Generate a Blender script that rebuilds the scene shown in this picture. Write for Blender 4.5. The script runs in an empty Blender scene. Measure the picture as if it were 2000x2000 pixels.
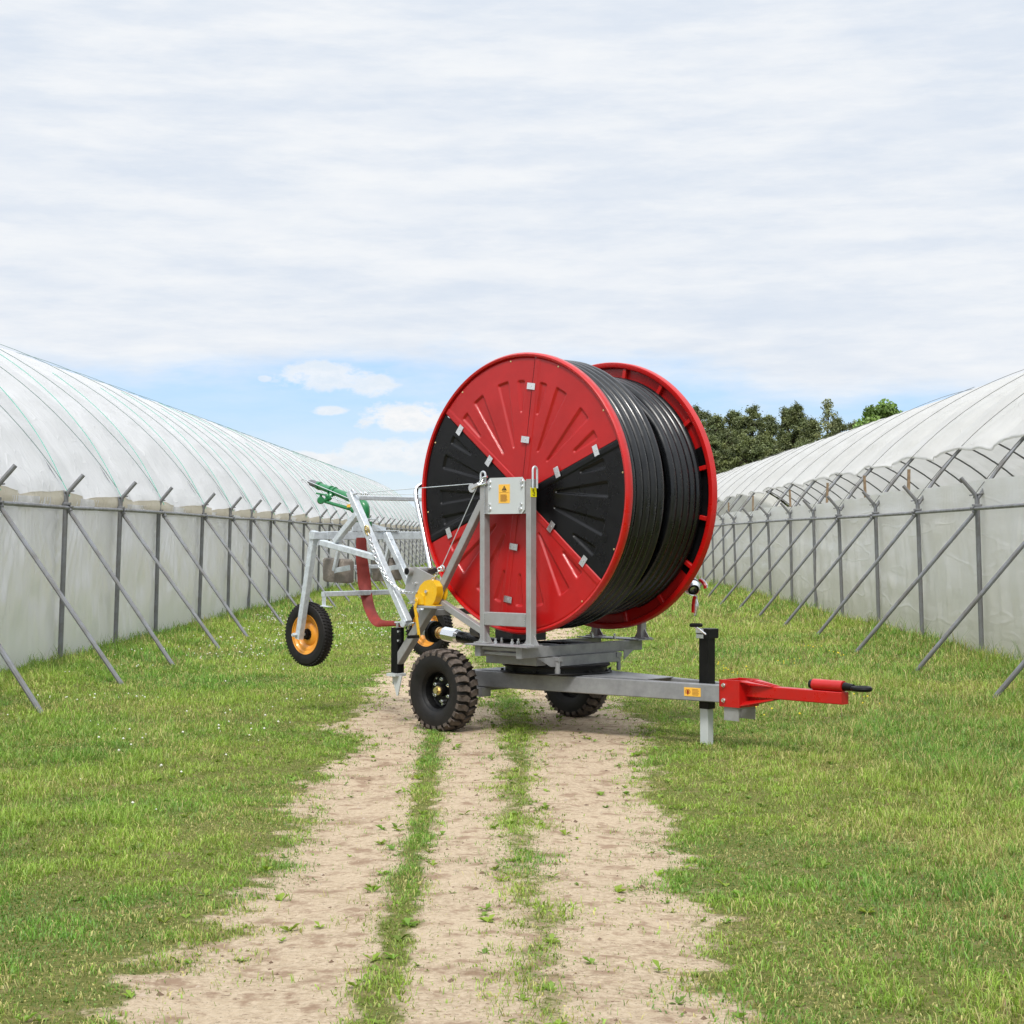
import bpy, math, random
import numpy as np
from math import sin, cos, pi, radians
from mathutils import Vector, Matrix
random.seed(7); rng = np.random.default_rng(11)
S = bpy.context.scene; COL = S.collection

# ------------------------------------------------------------------ camera
CAMZ = 1.55; FPX = 3300.0; PITCH = math.atan(50/FPX)
cd = bpy.data.cameras.new('camera'); cam = bpy.data.objects.new('camera', cd); COL.objects.link(cam)
cd.sensor_width = 36; cd.lens = 36*FPX/2000; cd.clip_end = 3000; cd.clip_start = .05
cam.location = (0, 0, CAMZ); cam.rotation_euler = (pi/2+PITCH, 0, 0); S.camera = cam
# ------------------------------------------------------------------ sky and sun
SUN_EL = radians(54); SUN_AZ = radians(188)      # azimuth clockwise from +Y
W = bpy.data.worlds.new('World'); S.world = W; W.use_nodes = True
nt = W.node_tree; nt.nodes.clear()
def N(t, **k):
    n = nt.nodes.new(t)
    for a, b in k.items(): setattr(n, a, b)
    return n
def sock(x, s):
    if isinstance(x, (int, float)): s.default_value = x
    else: nt.links.new(x, s)
def M(op, a, b=0, c=0, clamp=False):
    n = N('ShaderNodeMath', operation=op, use_clamp=clamp)
    sock(a, n.inputs[0]); sock(b, n.inputs[1]); sock(c, n.inputs[2]); return n.outputs[0]
def SS(x, lo, hi):
    n = N('ShaderNodeMapRange', interpolation_type='SMOOTHSTEP'); sock(x, n.inputs[0])
    n.inputs[1].default_value = lo; n.inputs[2].default_value = hi; return n.outputs[0]
def NOI(vec, scale, detail=6, rough=.6):
    n = N('ShaderNodeTexNoise'); nt.links.new(vec, n.inputs['Vector']); n.inputs['Scale'].default_value = scale
    n.inputs['Detail'].default_value = detail; n.inputs['Roughness'].default_value = rough; return n.outputs['Fac']
def MIX(f, a, b):
    n = N('ShaderNodeMix', data_type='RGBA'); sock(f, n.inputs[0])
    for x, s in ((a, n.inputs[6]), (b, n.inputs[7])):
        if isinstance(x, tuple): s.default_value = (*x, 1)
        else: nt.links.new(x, s)
    return n.outputs[2]
sky = N('ShaderNodeTexSky', sky_type='NISHITA', sun_disc=False, sun_elevation=SUN_EL, sun_rotation=SUN_AZ)
tc = N('ShaderNodeTexCoord'); sp = N('ShaderNodeSeparateXYZ'); nt.links.new(tc.outputs['Generated'], sp.inputs[0])
hx = M('SQRT', M('ADD', M('MULTIPLY', sp.outputs[0], sp.outputs[0]), M('MULTIPLY', sp.outputs[1], sp.outputs[1])))
az = M('ARCTAN2', sp.outputs[0], sp.outputs[1])            # radians from +Y
el = M('ARCTAN2', sp.outputs[2], hx)
def VEC(x, y, z=0):
    n = N('ShaderNodeCombineXYZ'); sock(x, n.inputs[0]); sock(y, n.inputs[1]); sock(z, n.inputs[2]); return n.outputs[0]
vlow = VEC(M('MULTIPLY', az, 1.0), M('MULTIPLY', el, 4.5))
n_big = NOI(vlow, 5.0, 7, .58); n_mid = NOI(vlow, 13.0, 7, .62)
vp = VEC(M('MULTIPLY', az, 1.0), M('MULTIPLY', el, 1.7), 3.3); n_puff = NOI(vp, 60.0, 6, .62); n_puff2 = NOI(vp, 22.0, 5, .6)
# high layer of thin cloud above about 5.5 degrees, edge ragged
edge = M('ADD', el, M('ADD', M('MULTIPLY', M('SUBTRACT', n_big, .5), .07), M('MULTIPLY', M('SUBTRACT', n_puff2, .5), .02)))
edge = M('ADD', edge, M('MULTIPLY', SS(az, .06, .2), .022))
high = SS(edge, .080, .118)
veil = M('MULTIPLY', SS(n_big, .30, .62), .35)
# puffs of cumulus, as regions of the dome
def puff(a0, e0, ra, re, amp=1.0):
    da = M('DIVIDE', M('SUBTRACT', az, a0), ra); de = M('DIVIDE', M('SUBTRACT', el, e0), re)
    d = M('ADD', M('MULTIPLY', da, da), M('MULTIPLY', de, de))
    d = M('ADD', d, M('MULTIPLY', M('SUBTRACT', n_puff, .5), 4.2))
    d = M('ADD', d, M('MULTIPLY', M('SUBTRACT', n_puff2, .5), 1.6))
    return M('MULTIPLY', M('SUBTRACT', 1, SS(d, .25, 1.25)), amp)
puffs = 0
for a0, e0, ra, re, am in ((-.110, .094, .030, .0085, .75), (-.082, .090, .016, .007, .75), (-.108, .0745, .012, .003, .8), (-.063, .071, .030, .009, 1), (-.120, .046, .022, .006, 1),
                           (-.065, .048, .05, .010, .8), (-.145, .093, .004, .002, .6), (.33, .06, .05, .012, 1), (-.5, .07, .07, .02, 1), (.9, .08, .1, .03, 1), (-1.1, .1, .12, .03, 1)):
    p = puff(a0, e0, ra, re, am); puffs = p if isinstance(puffs, int) else M('MAXIMUM', puffs, p)
lowhaze = M('SUBTRACT', 1, SS(el, .0, .05))
K10 = 10.0   # colours below are divided by the background strength
blue = MIX(SS(el, .02, .11), (6.6, 8.1, 9.2), (3.8, 6.6, 10.3))
blue = MIX(.12, blue, sky.outputs[0])
blue = MIX(M('MULTIPLY', lowhaze, .6), blue, (7.6, 8.3, 9.0))
shade = SS(M('ADD', M('MULTIPLY', n_mid, .6), M('MULTIPLY', n_big, .5)), .38, .72)
vhi = VEC(M('MULTIPLY', az, 1.0), M('MULTIPLY', el, 5.5), 7.7); n_band = NOI(vhi, 9.0, 8, .62)
shade = M('MULTIPLY', M('ADD', shade, SS(n_band, .36, .64)), .5)
cloudc = MIX(shade, (6.5, 7.15, 8.1), (8.3, 8.5, 8.75))
c1 = MIX(veil, blue, (7.7, 8.3, 9.0))
c2 = MIX(high, c1, cloudc)
puffc = MIX(SS(n_puff, .35, .62), (7.6, 8.0, 8.4), (8.7, 8.7, 8.75))
c3 = MIX(puffs, c2, puffc)
# upper cloud brightened above the view, added to light the tunnel walls
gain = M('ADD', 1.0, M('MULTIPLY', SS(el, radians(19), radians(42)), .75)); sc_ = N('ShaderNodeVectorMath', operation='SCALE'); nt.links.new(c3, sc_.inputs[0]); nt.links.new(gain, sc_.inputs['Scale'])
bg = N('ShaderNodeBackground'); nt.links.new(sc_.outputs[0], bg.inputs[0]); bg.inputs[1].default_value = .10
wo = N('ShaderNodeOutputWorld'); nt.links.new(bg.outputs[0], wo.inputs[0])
sd = bpy.data.lights.new('sun', 'SUN'); sun = bpy.data.objects.new('sun', sd); COL.objects.link(sun)
sd.energy = 2.7; sd.angle = radians(13); sd.color = (1, .96, .9)
sdir = Vector((sin(SUN_AZ)*cos(SUN_EL), cos(SUN_AZ)*cos(SUN_EL), sin(SUN_EL)))
sun.rotation_euler = sdir.to_track_quat('Z', 'Y').to_euler(); sun.location = sdir*60
S.view_settings.view_transform = 'Standard'; S.view_settings.look = 'None'; S.view_settings.exposure = .14; S.view_settings.gamma = 1
S.render.engine = 'CYCLES'; S.cycles.max_bounces = 8; S.cycles.transparent_max_bounces = 8

# ------------------------------------------------------------------ coordinates: frames of the two halves of the machine
_F = np.array([0, cos(PITCH), sin(PITCH)]); _U = np.array([0, -sin(PITCH), cos(PITCH)]); _C = np.array([0, 0, CAMZ])
class Frame:
    """u along the axle (near to far), v towards the drawbar, z up"""
    def __init__(s, o, ang):
        a = radians(ang); s.o = np.array([o[0], o[1], 0.])
        s.M = np.array([[cos(a), sin(a), 0], [sin(a), -cos(a), 0], [0, 0, 1]])
    def w(s, p): return s.o + np.asarray(p, float) @ s.M
    def q(s, px, py, u=None, v=None, z=None):
        d = _F + np.array([1, 0, 0])*(px-1000)/FPX - _U*(py-1000)/FPX
        c = (_C-s.o) @ s.M.T; d = d @ s.M.T
        k, val = [(i, x) for i, x in enumerate((u, v, z)) if x is not None][0]
        return c + d*(val-c[k])/d[k]
class Ident:
    def w(s, p): return np.asarray(p, float)
ID = Ident()
R = Frame((.0617, 13.28), 46.9)      # reel and its turntable frame
K = Frame((0, 14.11), 44.5)          # trailer chassis
ZC = 1.898; RR = 1.108; RW = 1.097   # reel axis height, flange radius, width

# ------------------------------------------------------------------ materials
MATS = {}
def mat(name, col, rough=.5, metal=0., var=.0, scale=8., col2=None, bump=0., bscale=60., spec=.5, coat=0., emit=None, vcol=False, coords='Object'):
    if name in MATS: return MATS[name]
    m = bpy.data.materials.new(name); m.use_nodes = True; t = m.node_tree; b = t.nodes['Principled BSDF']
    b.inputs['Roughness'].default_value = rough; b.inputs['Metallic'].default_value = metal
    b.inputs['Specular IOR Level'].default_value = spec; b.inputs['Coat Weight'].default_value = coat
    b.inputs['Coat Roughness'].default_value = .08
    c = t.nodes.new('ShaderNodeTexCoord'); co = c.outputs[coords]
    b.inputs['Base Color'].default_value = (*col, 1)
    if var or col2:
        n = t.nodes.new('ShaderNodeTexNoise'); n.inputs['Scale'].default_value = scale; n.inputs['Detail'].default_value = 8
        n.inputs['Roughness'].default_value = .65; t.links.new(co, n.inputs['Vector'])
        r = t.nodes.new('ShaderNodeMapRange'); r.inputs[1].default_value = .35; r.inputs[2].default_value = .65; t.links.new(n.outputs['Fac'], r.inputs[0])
        x = t.nodes.new('ShaderNodeMix'); x.data_type = 'RGBA'; t.links.new(r.outputs[0], x.inputs[0])
        c2_ = col2 if col2 else tuple(v*(1-var) for v in col)
        x.inputs[6].default_value = (*col, 1); x.inputs[7].default_value = (*c2_, 1); t.links.new(x.outputs[2], b.inputs['Base Color'])
        rr = t.nodes.new('ShaderNodeMapRange'); rr.inputs[3].default_value = max(.04, rough-.08); rr.inputs[4].default_value = min(1, rough+.12)
        t.links.new(r.outputs[0], rr.inputs[0]); t.links.new(rr.outputs[0], b.inputs['Roughness'])
    if bump:
        n = t.nodes.new('ShaderNodeTexNoise'); n.inputs['Scale'].default_value = bscale; n.inputs['Detail'].default_value = 5; t.links.new(co, n.inputs['Vector'])
        p = t.nodes.new('ShaderNodeBump'); p.inputs['Strength'].default_value = bump; p.inputs['Distance'].default_value = .01
        t.links.new(n.outputs['Fac'], p.inputs['Height']); t.links.new(p.outputs[0], b.inputs['Normal'])
    MATS[name] = m; return m
RED = mat('red_paint', (.50, .005, .004), .32, 0, 0, 9, col2=(.43, .007, .006), coat=.15, bump=.02, bscale=25)
REDP = mat('red_panel', (.45, .005, .005), .36, 0, .2, 2.5, coat=.08, bump=.03, bscale=14)
BLKP = mat('black_panel', (.003, .003, .0033), .3, 0, 0, 5, col2=(.005, .005, .006), bump=.03, bscale=14, spec=.28)
GREY = mat('grey_paint', (.36, .365, .37), .42, .25, 0, 7, col2=(.29, .285, .275), bump=.02, bscale=40)
GREYD = mat('grey_paint_worn', (.31, .315, .325), .45, .25, .3, 7, bump=.03, bscale=50)
PLATE = mat('pale_grey_plate', (.52, .55, .55), .45, .05, .05, 5)
GALV = mat('galvanised_steel', (.66, .71, .75), .5, .3, .3, 22, bump=.03, bscale=70)
ZINC = mat('zinc_bolt', (.75, .76, .77), .25, .9)
CHROME = mat('chromed_fitting', (.74, .76, .78), .26, 1)
BRASS = mat('brass', (.75, .6, .32), .3, .9)
COPPER = mat('yellow_zinc', (.72, .48, .22), .3, .85, .2, 30)
BLK = mat('black_steel', (.003, .003, .0035), .42, 0, 0, 10, col2=(.006, .006, .006), spec=.25, bump=.03)
HOSE = mat('black_polyethylene', (.0035, .004, .005), .26, 0, 0, 6, col2=(.006, .0068, .008), spec=.5)
RUB = mat('tyre_rubber', (.008, .0078, .0078), .6, 0, 0, 12, col2=(.018, .016, .015), spec=.3, bump=.12, bscale=90)
TREAD = mat('dusty_tread', (.13, .10, .08), .85, 0, 0, 30, col2=(.06, .05, .043), bump=.3, bscale=120)
YEL = mat('yellow_paint', (.80, .46, .012), .34, 0, .12, 20, coat=.2)
ORG = mat('orange_paint', (.82, .34, .035), .35, 0, .1, 15, coat=.2)
GRN = mat('green_paint', (.018, .19, .062), .32, 0, .2, 20, coat=.2)
GUNG = mat('nozzle_grey', (.13, .13, .14), .5)
CONC = mat('concrete', (.27, .235, .20), .9, 0, 0, 9, col2=(.17, .15, .13), bump=.7, bscale=55)
FLAT = mat('red_flat_hose', (.27, .026, .018), .55, 0, .3, 12, bump=.12, bscale=20)
STK = mat('sticker_orange', (.85, .47, .06), .4); STKY = mat('sticker_yellow', (.85, .78, .02), .35); INK = mat('sticker_ink', (.03, .015, .01), .5); INKR = mat('sticker_red_ink', (.30, .03, .01), .5); INKO = mat('sticker_text_ink', (.42, .20, .03), .5)
STEEL = mat('tunnel_pipe', (.21, .22, .24), .5, .25, 0, 5, col2=(.15, .145, .14), bump=.04, bscale=60)
WOOD = mat('weathered_wood', (.30, .21, .13), .85, 0, .4, 12)
ROPEG = mat('green_rope', (.10, .42, .32), .7); ROPED = mat('dark_rope', (.14, .21, .19), .7); ROPEK = mat('grey_rope', (.10, .10, .09), .7)
BARK = mat('bark', (.10, .065, .045), .9, 0, .4, 2, bump=.5, bscale=6)

# ------------------------------------------------------------------ mesh builder
def unit(v): return v/np.linalg.norm(v)
class MB:
    def __init__(s, fr=ID): s.v = []; s.f = []; s.mi = []; s.fr = fr; s.m = 0
    def add(s, vs, fs):
        o = len(s.v); s.v += [tuple(p) for p in vs]; s.f += [tuple(i+o for i in f) for f in fs]; s.mi += [s.m]*len(fs)
    def box(s, a, b, ch=0.):
        a = np.array(a, float); b = np.array(b, float); lo = np.minimum(a, b); hi = np.maximum(a, b); c = (lo+hi)/2; d = hi-lo
        k = int(np.argmax(d)); e = np.zeros(3); e[k] = d[k]/2
        o = [i for i in range(3) if i != k]
        up = np.zeros(3); up[o[1]] = 1
        s.bar(c-e, c+e, d[o[0]], d[o[1]], up, ch if ch else min(.004, min(d)*.12))
        return s
    def bar(s, p, q, w, h, up=(0, 0, 1), ch=.004):
        p = np.array(p, float); q = np.array(q, float); t = unit(q-p); up = np.array(up, float)
        if abs(t @ unit(up)) > .99: up = np.array([1., 0, 0]) if abs(t[0]) < .9 else np.array([0, 1., 0])
        x = unit(np.cross(t, up)); y = np.cross(x, t); a, b = w/2, h/2; c = min(ch, a*.4, b*.4)
        pr = [(-a+c, -b), (a-c, -b), (a, -b+c), (a, b-c), (a-c, b), (-a+c, b), (-a, b-c), (-a, -b+c)]
        vs = [P+x*i+y*j for P in (p, q) for i, j in pr]
        fs = [(i, (i+1) % 8, (i+1) % 8+8, i+8) for i in range(8)] + [tuple(range(7, -1, -1)), tuple(range(8, 16))]
        s.add(vs, fs); return s
    def cyl(s, p, q, r, n=16, r2=None, cap=True):
        p = np.array(p, float); q = np.array(q, float); r2 = r if r2 is None else r2; t = unit(q-p)
        up = np.array([0, 0, 1.]) if abs(t[2]) < .9 else np.array([1., 0, 0]); x = unit(np.cross(t, up)); y = np.cross(x, t)
        vs = [P+rr*(x*cos(2*pi*i/n)+y*sin(2*pi*i/n)) for P, rr in ((p, r), (q, r2)) for i in range(n)]
        fs = [(i, (i+1) % n, (i+1) % n+n, i+n) for i in range(n)]
        if cap: fs += [tuple(range(n-1, -1, -1)), tuple(range(n, 2*n))]
        s.add(vs, fs); return s
    def lathe(s, c, ax, prof, n=32, closed=False):
        """prof: list of (along axis, radius)"""
        c = np.array(c, float); t = unit(np.array(ax, float)); up = np.array([0, 0, 1.]) if abs(t[2]) < .9 else np.array([1., 0, 0])
        x = unit(np.cross(t, up)); y = np.cross(x, t)
        vs = [c+t*a+r*(x*cos(2*pi*i/n)+y*sin(2*pi*i/n)) for a, r in prof for i in range(n)]
        m = len(prof); fs = []
        for j in range(m if closed else m-1):
            k = (j+1) % m
            fs += [(j*n+i, j*n+(i+1) % n, k*n+(i+1) % n, k*n+i) for i in range(n)]
        s.add(vs, fs); return s
    def tube(s, pts, r, n=8, smooth=0, cap=True, closed=False):
        P = [np.array(p, float) for p in pts]
        if smooth: P = catmull(P, smooth, closed)
        P = np.array(P); m = len(P)
        T = np.gradient(P, axis=0) if not closed else np.roll(P, -1, 0)-np.roll(P, 1, 0)
        t = unit(T[0]); up = np.array([0, 0, 1.]) if abs(t[2]) < .9 else np.array([1., 0, 0]); x = unit(np.cross(t, up)); vs = []
        for k in range(m):
            t = unit(T[k]); x = unit(x-t*(x @ t)); y = np.cross(t, x); rr = r[k*(len(r)-1)//max(1, m-1)] if isinstance(r, (list, tuple)) else r
            vs += [P[k]+rr*(x*cos(2*pi*i/n)+y*sin(2*pi*i/n)) for i in range(n)]
        fs = [(k*n+i, k*n+(i+1) % n, ((k+1) % m)*n+(i+1) % n, ((k+1) % m)*n+i) for k in range(m if closed else m-1) for i in range(n)]
        if cap and not closed: fs += [tuple(range(n-1, -1, -1)), tuple(range((m-1)*n, m*n))]
        s.add(vs, fs); return s
    def prism(s, pts, off):
        """flat polygon extruded by the vector off"""
        n = len(pts); off = np.array(off, float); P = [np.array(p, float) for p in pts]
        s.add(P+[p+off for p in P], [tuple(range(n-1, -1, -1)), tuple(range(n, 2*n))]+[(i, (i+1) % n, (i+1) % n+n, i+n) for i in range(n)]); return s
    def ball(s, c, r, n=12, sc=(1, 1, 1)):
        c = np.array(c, float); m = n//2; vs = []; fs = []
        for j in range(m+1):
            for i in range(n):
                th = pi*j/m; ph = 2*pi*i/n; vs.append(c+r*np.array([sin(th)*cos(ph)*sc[0], sin(th)*sin(ph)*sc[1], cos(th)*sc[2]]))
        for j in range(m):
            for i in range(n): fs.append((j*n+i, (j+1)*n+i, (j+1)*n+(i+1) % n, j*n+(i+1) % n))
        s.add(vs, fs); return s
    def hexnut(s, c, ax, r, h):
        c = np.array(c, float); s.cyl(c, c+unit(np.array(ax, float))*h, r, 6); return s
    def build(s, name, mats, parent=None, origin=None, sharp=35, **tags):
        W_ = s.fr.w(np.array(s.v)); o = np.array(origin if origin is not None else (0, 0, 0), float)
        if parent is not None and origin is None: o = np.array(ROOT(parent).location)
        W_ = W_-o
        me = bpy.data.meshes.new(name); me.from_pydata([tuple(p) for p in W_], [], s.f); mats = mats if isinstance(mats, (list, tuple)) else [mats]
        for m in mats: me.materials.append(m)
        if len(mats) > 1: me.polygons.foreach_set('material_index', s.mi)
        import bmesh
        bm = bmesh.new(); bm.from_mesh(me); bmesh.ops.recalc_face_normals(bm, faces=bm.faces); bm.to_mesh(me); bm.free()
        me.shade_smooth(); me.set_sharp_from_angle(angle=radians(sharp))
        ob = bpy.data.objects.new(name, me); COL.objects.link(ob)
        if parent is not None: ob.parent = parent
        else: ob.location = o
        if parent is not None and origin is not None: ob.location = o-np.array(ROOT(parent).location)-(np.array(parent.location) if parent != ROOT(parent) else 0)
        tag(ob, **tags); return ob
def ROOT(o):
    while o.parent: o = o.parent
    return o
def catmull(P, k, closed=False):
    out = []; n = len(P); g = lambda i: P[i % n] if closed else P[min(max(i, 0), n-1)]
    for i in range(n if closed else n-1):
        a, b, c, d = g(i-1), g(i), g(i+1), g(i+2)
        for j in range(k):
            t = j/k; out.append(.5*((2*b)+(-a+c)*t+(2*a-5*b+4*c-d)*t*t+(-a+3*b-3*c+d)*t**3))
    if not closed: out.append(P[-1])
    return out
def tag(o, label=None, cat=None, group=None, kind=None):
    if label: o['label'] = label
    if cat: o['category'] = cat
    if group: o['group'] = group
    if kind: o['kind'] = kind
def thing(name, loc, **t):
    o = bpy.data.objects.new(name, None); o.empty_display_size = .2; COL.objects.link(o); o.location = loc; tag(o, **t); return o
def np_mesh(name, V, faces_sizes, loops, mats, attrs=None, smooth=True):
    me = bpy.data.meshes.new(name); me.vertices.add(len(V)); me.vertices.foreach_set('co', V.astype(np.float32).ravel())
    me.loops.add(len(loops)); me.loops.foreach_set('vertex_index', loops.astype(np.int32))
    st = np.concatenate([[0], np.cumsum(faces_sizes)[:-1]]).astype(np.int32)
    me.polygons.add(len(faces_sizes)); me.polygons.foreach_set('loop_start', st)
    for m in mats: me.materials.append(m)
    for nm, arr in (attrs or {}).items():
        if arr.ndim == 2:
            a = me.attributes.new(nm, 'FLOAT_COLOR', 'POINT'); a.data.foreach_set('color', arr.astype(np.float32).ravel())
        else:
            a = me.attributes.new(nm, 'FLOAT', 'POINT'); a.data.foreach_set('value', arr.astype(np.float32))
    me.update(calc_edges=True); me.validate()
    if smooth: me.shade_smooth()
    ob = bpy.data.objects.new(name, me); COL.objects.link(ob); return ob
def grid_mesh(name, P, mats, attrs=None):
    """P: (n, m, 3)"""
    n, m, _ = P.shape; i = np.arange(n-1)[:, None]*m+np.arange(m-1)[None, :]
    L = np.stack([i, i+1, i+1+m, i+m], -1).reshape(-1)
    return np_mesh(name, P.reshape(-1, 3), np.full((n-1)*(m-1), 4), L, mats, attrs)
# value noise
_tab = rng.random((256, 256))
def vn(x, y, s=1., seed=0):
    x = np.asarray(x, float)*s+seed*17.3; y = np.asarray(y, float)*s+seed*31.7
    xi = np.floor(x).astype(int); yi = np.floor(y).astype(int); fx = x-xi; fy = y-yi; fx = fx*fx*(3-2*fx); fy = fy*fy*(3-2*fy)
    g = lambda a, b: _tab[a & 255, b & 255]
    return (g(xi, yi)*(1-fx)+g(xi+1, yi)*fx)*(1-fy)+(g(xi, yi+1)*(1-fx)+g(xi+1, yi+1)*fx)*fy
def fbm(x, y, s=1., o=4, seed=0):
    r = 0; a = .5; t = 0
    for k in range(o): r = r+a*vn(x, y, s*2**k, seed+k); t += a; a *= .55
    return r/t
def sst(x, a, b): t = np.clip((x-a)/(b-a), 0, 1); return t*t*(3-2*t)

# ------------------------------------------------------------------ ground
SK = .0106                                     # the lane runs a touch to the right of straight ahead
def sandmask(x, y):
    xp = x-SK*y
    L = np.interp(y, [5, 9.6, 13.6, 17.6, 24, 29, 60], [-1.12, -1.22, -1.42, -1.60, -1.66, -1.55, -1.5]) + (fbm(y*0+3, y, .9, 3, 5)-.5)*.5
    Rr = np.interp(y, [5, 9.6, 13.6, 17.6, 24, 60], [.58, .66, .80, .84, .72, .9]) + (fbm(y*0+9, y, .9, 3, 8)-.5)*.5
    j = (fbm(x, y, 7, 4, 2)-.5)*.5+(fbm(x, y*.7, 1.6, 2, 21)-.5)*.22
    m = sst(xp+j-L, -.26, .20)*sst(Rr-xp+j, -.26, .22)
    c1_ = np.interp(y, [4, 9.6, 13.5], [-.42, -.50, -.62]); s1 = np.exp(-((x-c1_+j*.25)/.125)**2*1.3)*(1-sst(y, 13.4, 14.3))
    c2_ = np.interp(y, [4, 9.6, 15, 22, 60], [.12, .04, .02, -.37, -.1]); w2 = np.interp(y, [9, 12, 15, 22], [.17, .18, .25, .34])
    s2 = np.exp(-((x-c2_+j*.5)/w2)**2*1.2)*np.interp(y, [4, 9.5, 12, 14, 60], [.75, .8, .9, .97, .95])
    return np.clip(m*(1-s1)*(1-s2), 0, 1)
def gz(x, y):
    xp = x-SK*y
    z = (fbm(x, y, .6, 4, 1)-.5)*.05
    z = z*sst(np.hypot(x-0, y-13.5), .5, 2.5)
    z = z - .022*np.exp(-((np.abs(xp+.2)-.85)/.3)**2)*sst(np.hypot(x, y-14.1), 1.3, 2.6) + .007*(1-sst(np.hypot(x, y-14.1), 1.3, 2.6)) + .03*sst(np.abs(xp), 3.5, 5.5)
    return z*np.clip(1-(y-60)/60, 0, 1)
xs = np.concatenate([np.linspace(-900, -60, 8), np.linspace(-50, -9, 12), np.linspace(-8, -2.2, 60), np.linspace(-2.1, 2.1, 150), np.linspace(2.2, 8, 60), np.linspace(9, 50, 12), np.linspace(60, 900, 8)])
ys = np.concatenate([np.linspace(-200, -3, 8), np.linspace(-2, 4.5, 12), np.arange(4.6, 18, .035), np.arange(18, 30, .1), np.arange(30, 60, .5), np.linspace(62, 150, 30), np.linspace(170, 2200, 12)])
X, Y = np.meshgrid(xs, ys); sm = sandmask(X, Y)
Zg = gz(X, Y) + sm*((fbm(X, Y, 9, 3, 4)-.5)*.012)
def ground_material():
    m = bpy.data.materials.new('lane_soil'); m.use_nodes = True; t = m.node_tree; b = t.nodes['Principled BSDF']; b.inputs['Roughness'].default_value = .95; b.inputs['Specular IOR Level'].default_value = .1
    L = t.links.new; at = t.nodes.new('ShaderNodeAttribute'); at.attribute_name = 'sand'
    c = t.nodes.new('ShaderNodeTexCoord'); mp = t.nodes.new('ShaderNodeMapping'); mp.inputs['Scale'].default_value = (1, 2.4, 1); L(c.outputs['Object'], mp.inputs[0])
    def noise(s, d=6, r=.6, v=c.outputs['Object']):
        n = t.nodes.new('ShaderNodeTexNoise'); n.inputs['Scale'].default_value = s; n.inputs['Detail'].default_value = d; n.inputs['Roughness'].default_value = r; L(v, n.inputs['Vector']); return n.outputs['Fac']
    def ramp(x, lo, hi):
        r = t.nodes.new('ShaderNodeMapRange'); r.interpolation_type = 'SMOOTHSTEP'; L(x, r.inputs[0]); r.inputs[1].default_value = lo; r.inputs[2].default_value = hi; return r.outputs[0]
    def mix(f, a, b_):
        x = t.nodes.new('ShaderNodeMix'); x.data_type = 'RGBA'
        if isinstance(f, float): x.inputs[0].default_value = f
        else: L(f, x.inputs[0])
        for v, s in ((a, x.inputs[6]), (b_, x.inputs[7])):
            if isinstance(v, tuple): s.default_value = (*v, 1)
            else: L(v, s)
        return x.outputs[2]
    big = ramp(noise(1.3, 4), .3, .7); fine = ramp(noise(38, 5, .7), .35, .65); fleck = ramp(noise(22, 5, .78, mp.outputs[0]), .57, .66); peb = ramp(noise(90, 2, .5), .62, .7)
    sand = mix(big, (.49, .385, .265), (.39, .295, .20)); sand = mix(fine, sand, (.57, .46, .33))
    sand = mix(fleck, sand, (.17, .105, .065)); sand = mix(peb, sand, (.30, .24, .17))
    mid = ramp(noise(7, 5, .65), .50, .66); sand = mix(mid, sand, (.31, .215, .145)); dk = ramp(noise(2.6, 6, .7), .56, .70); sand = mix(dk, sand, (.27, .185, .12))
    soil = mix(fine, (.10, .115, .028), (.19, .185, .06)); soil = mix(ramp(noise(5, 4), .54, .74), soil, (.26, .20, .11))
    am = t.nodes.new('ShaderNodeMath'); am.operation = 'MULTIPLY_ADD'; L(noise(14, 6, .75), am.inputs[0]); am.inputs[1].default_value = 1.1; L(at.outputs['Fac'], am.inputs[2])
    L(mix(ramp(am.outputs[0], .66, .98), soil, sand), b.inputs['Base Color'])
    bp = t.nodes.new('ShaderNodeBump'); bp.inputs['Strength'].default_value = .9; bp.inputs['Distance'].default_value = .02
    ad = t.nodes.new('ShaderNodeMath'); ad.operation = 'ADD'; L(noise(24, 7, .7, mp.outputs[0]), ad.inputs[0]); L(noise(5, 4), ad.inputs[1]); L(ad.outputs[0], bp.inputs['Height']); L(bp.outputs[0], b.inputs['Normal'])
    return m
gnd = grid_mesh('ground', np.stack([X, Y, Zg], -1), [ground_material()], {'sand': sm.ravel()}); tag(gnd, kind='structure')

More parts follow.
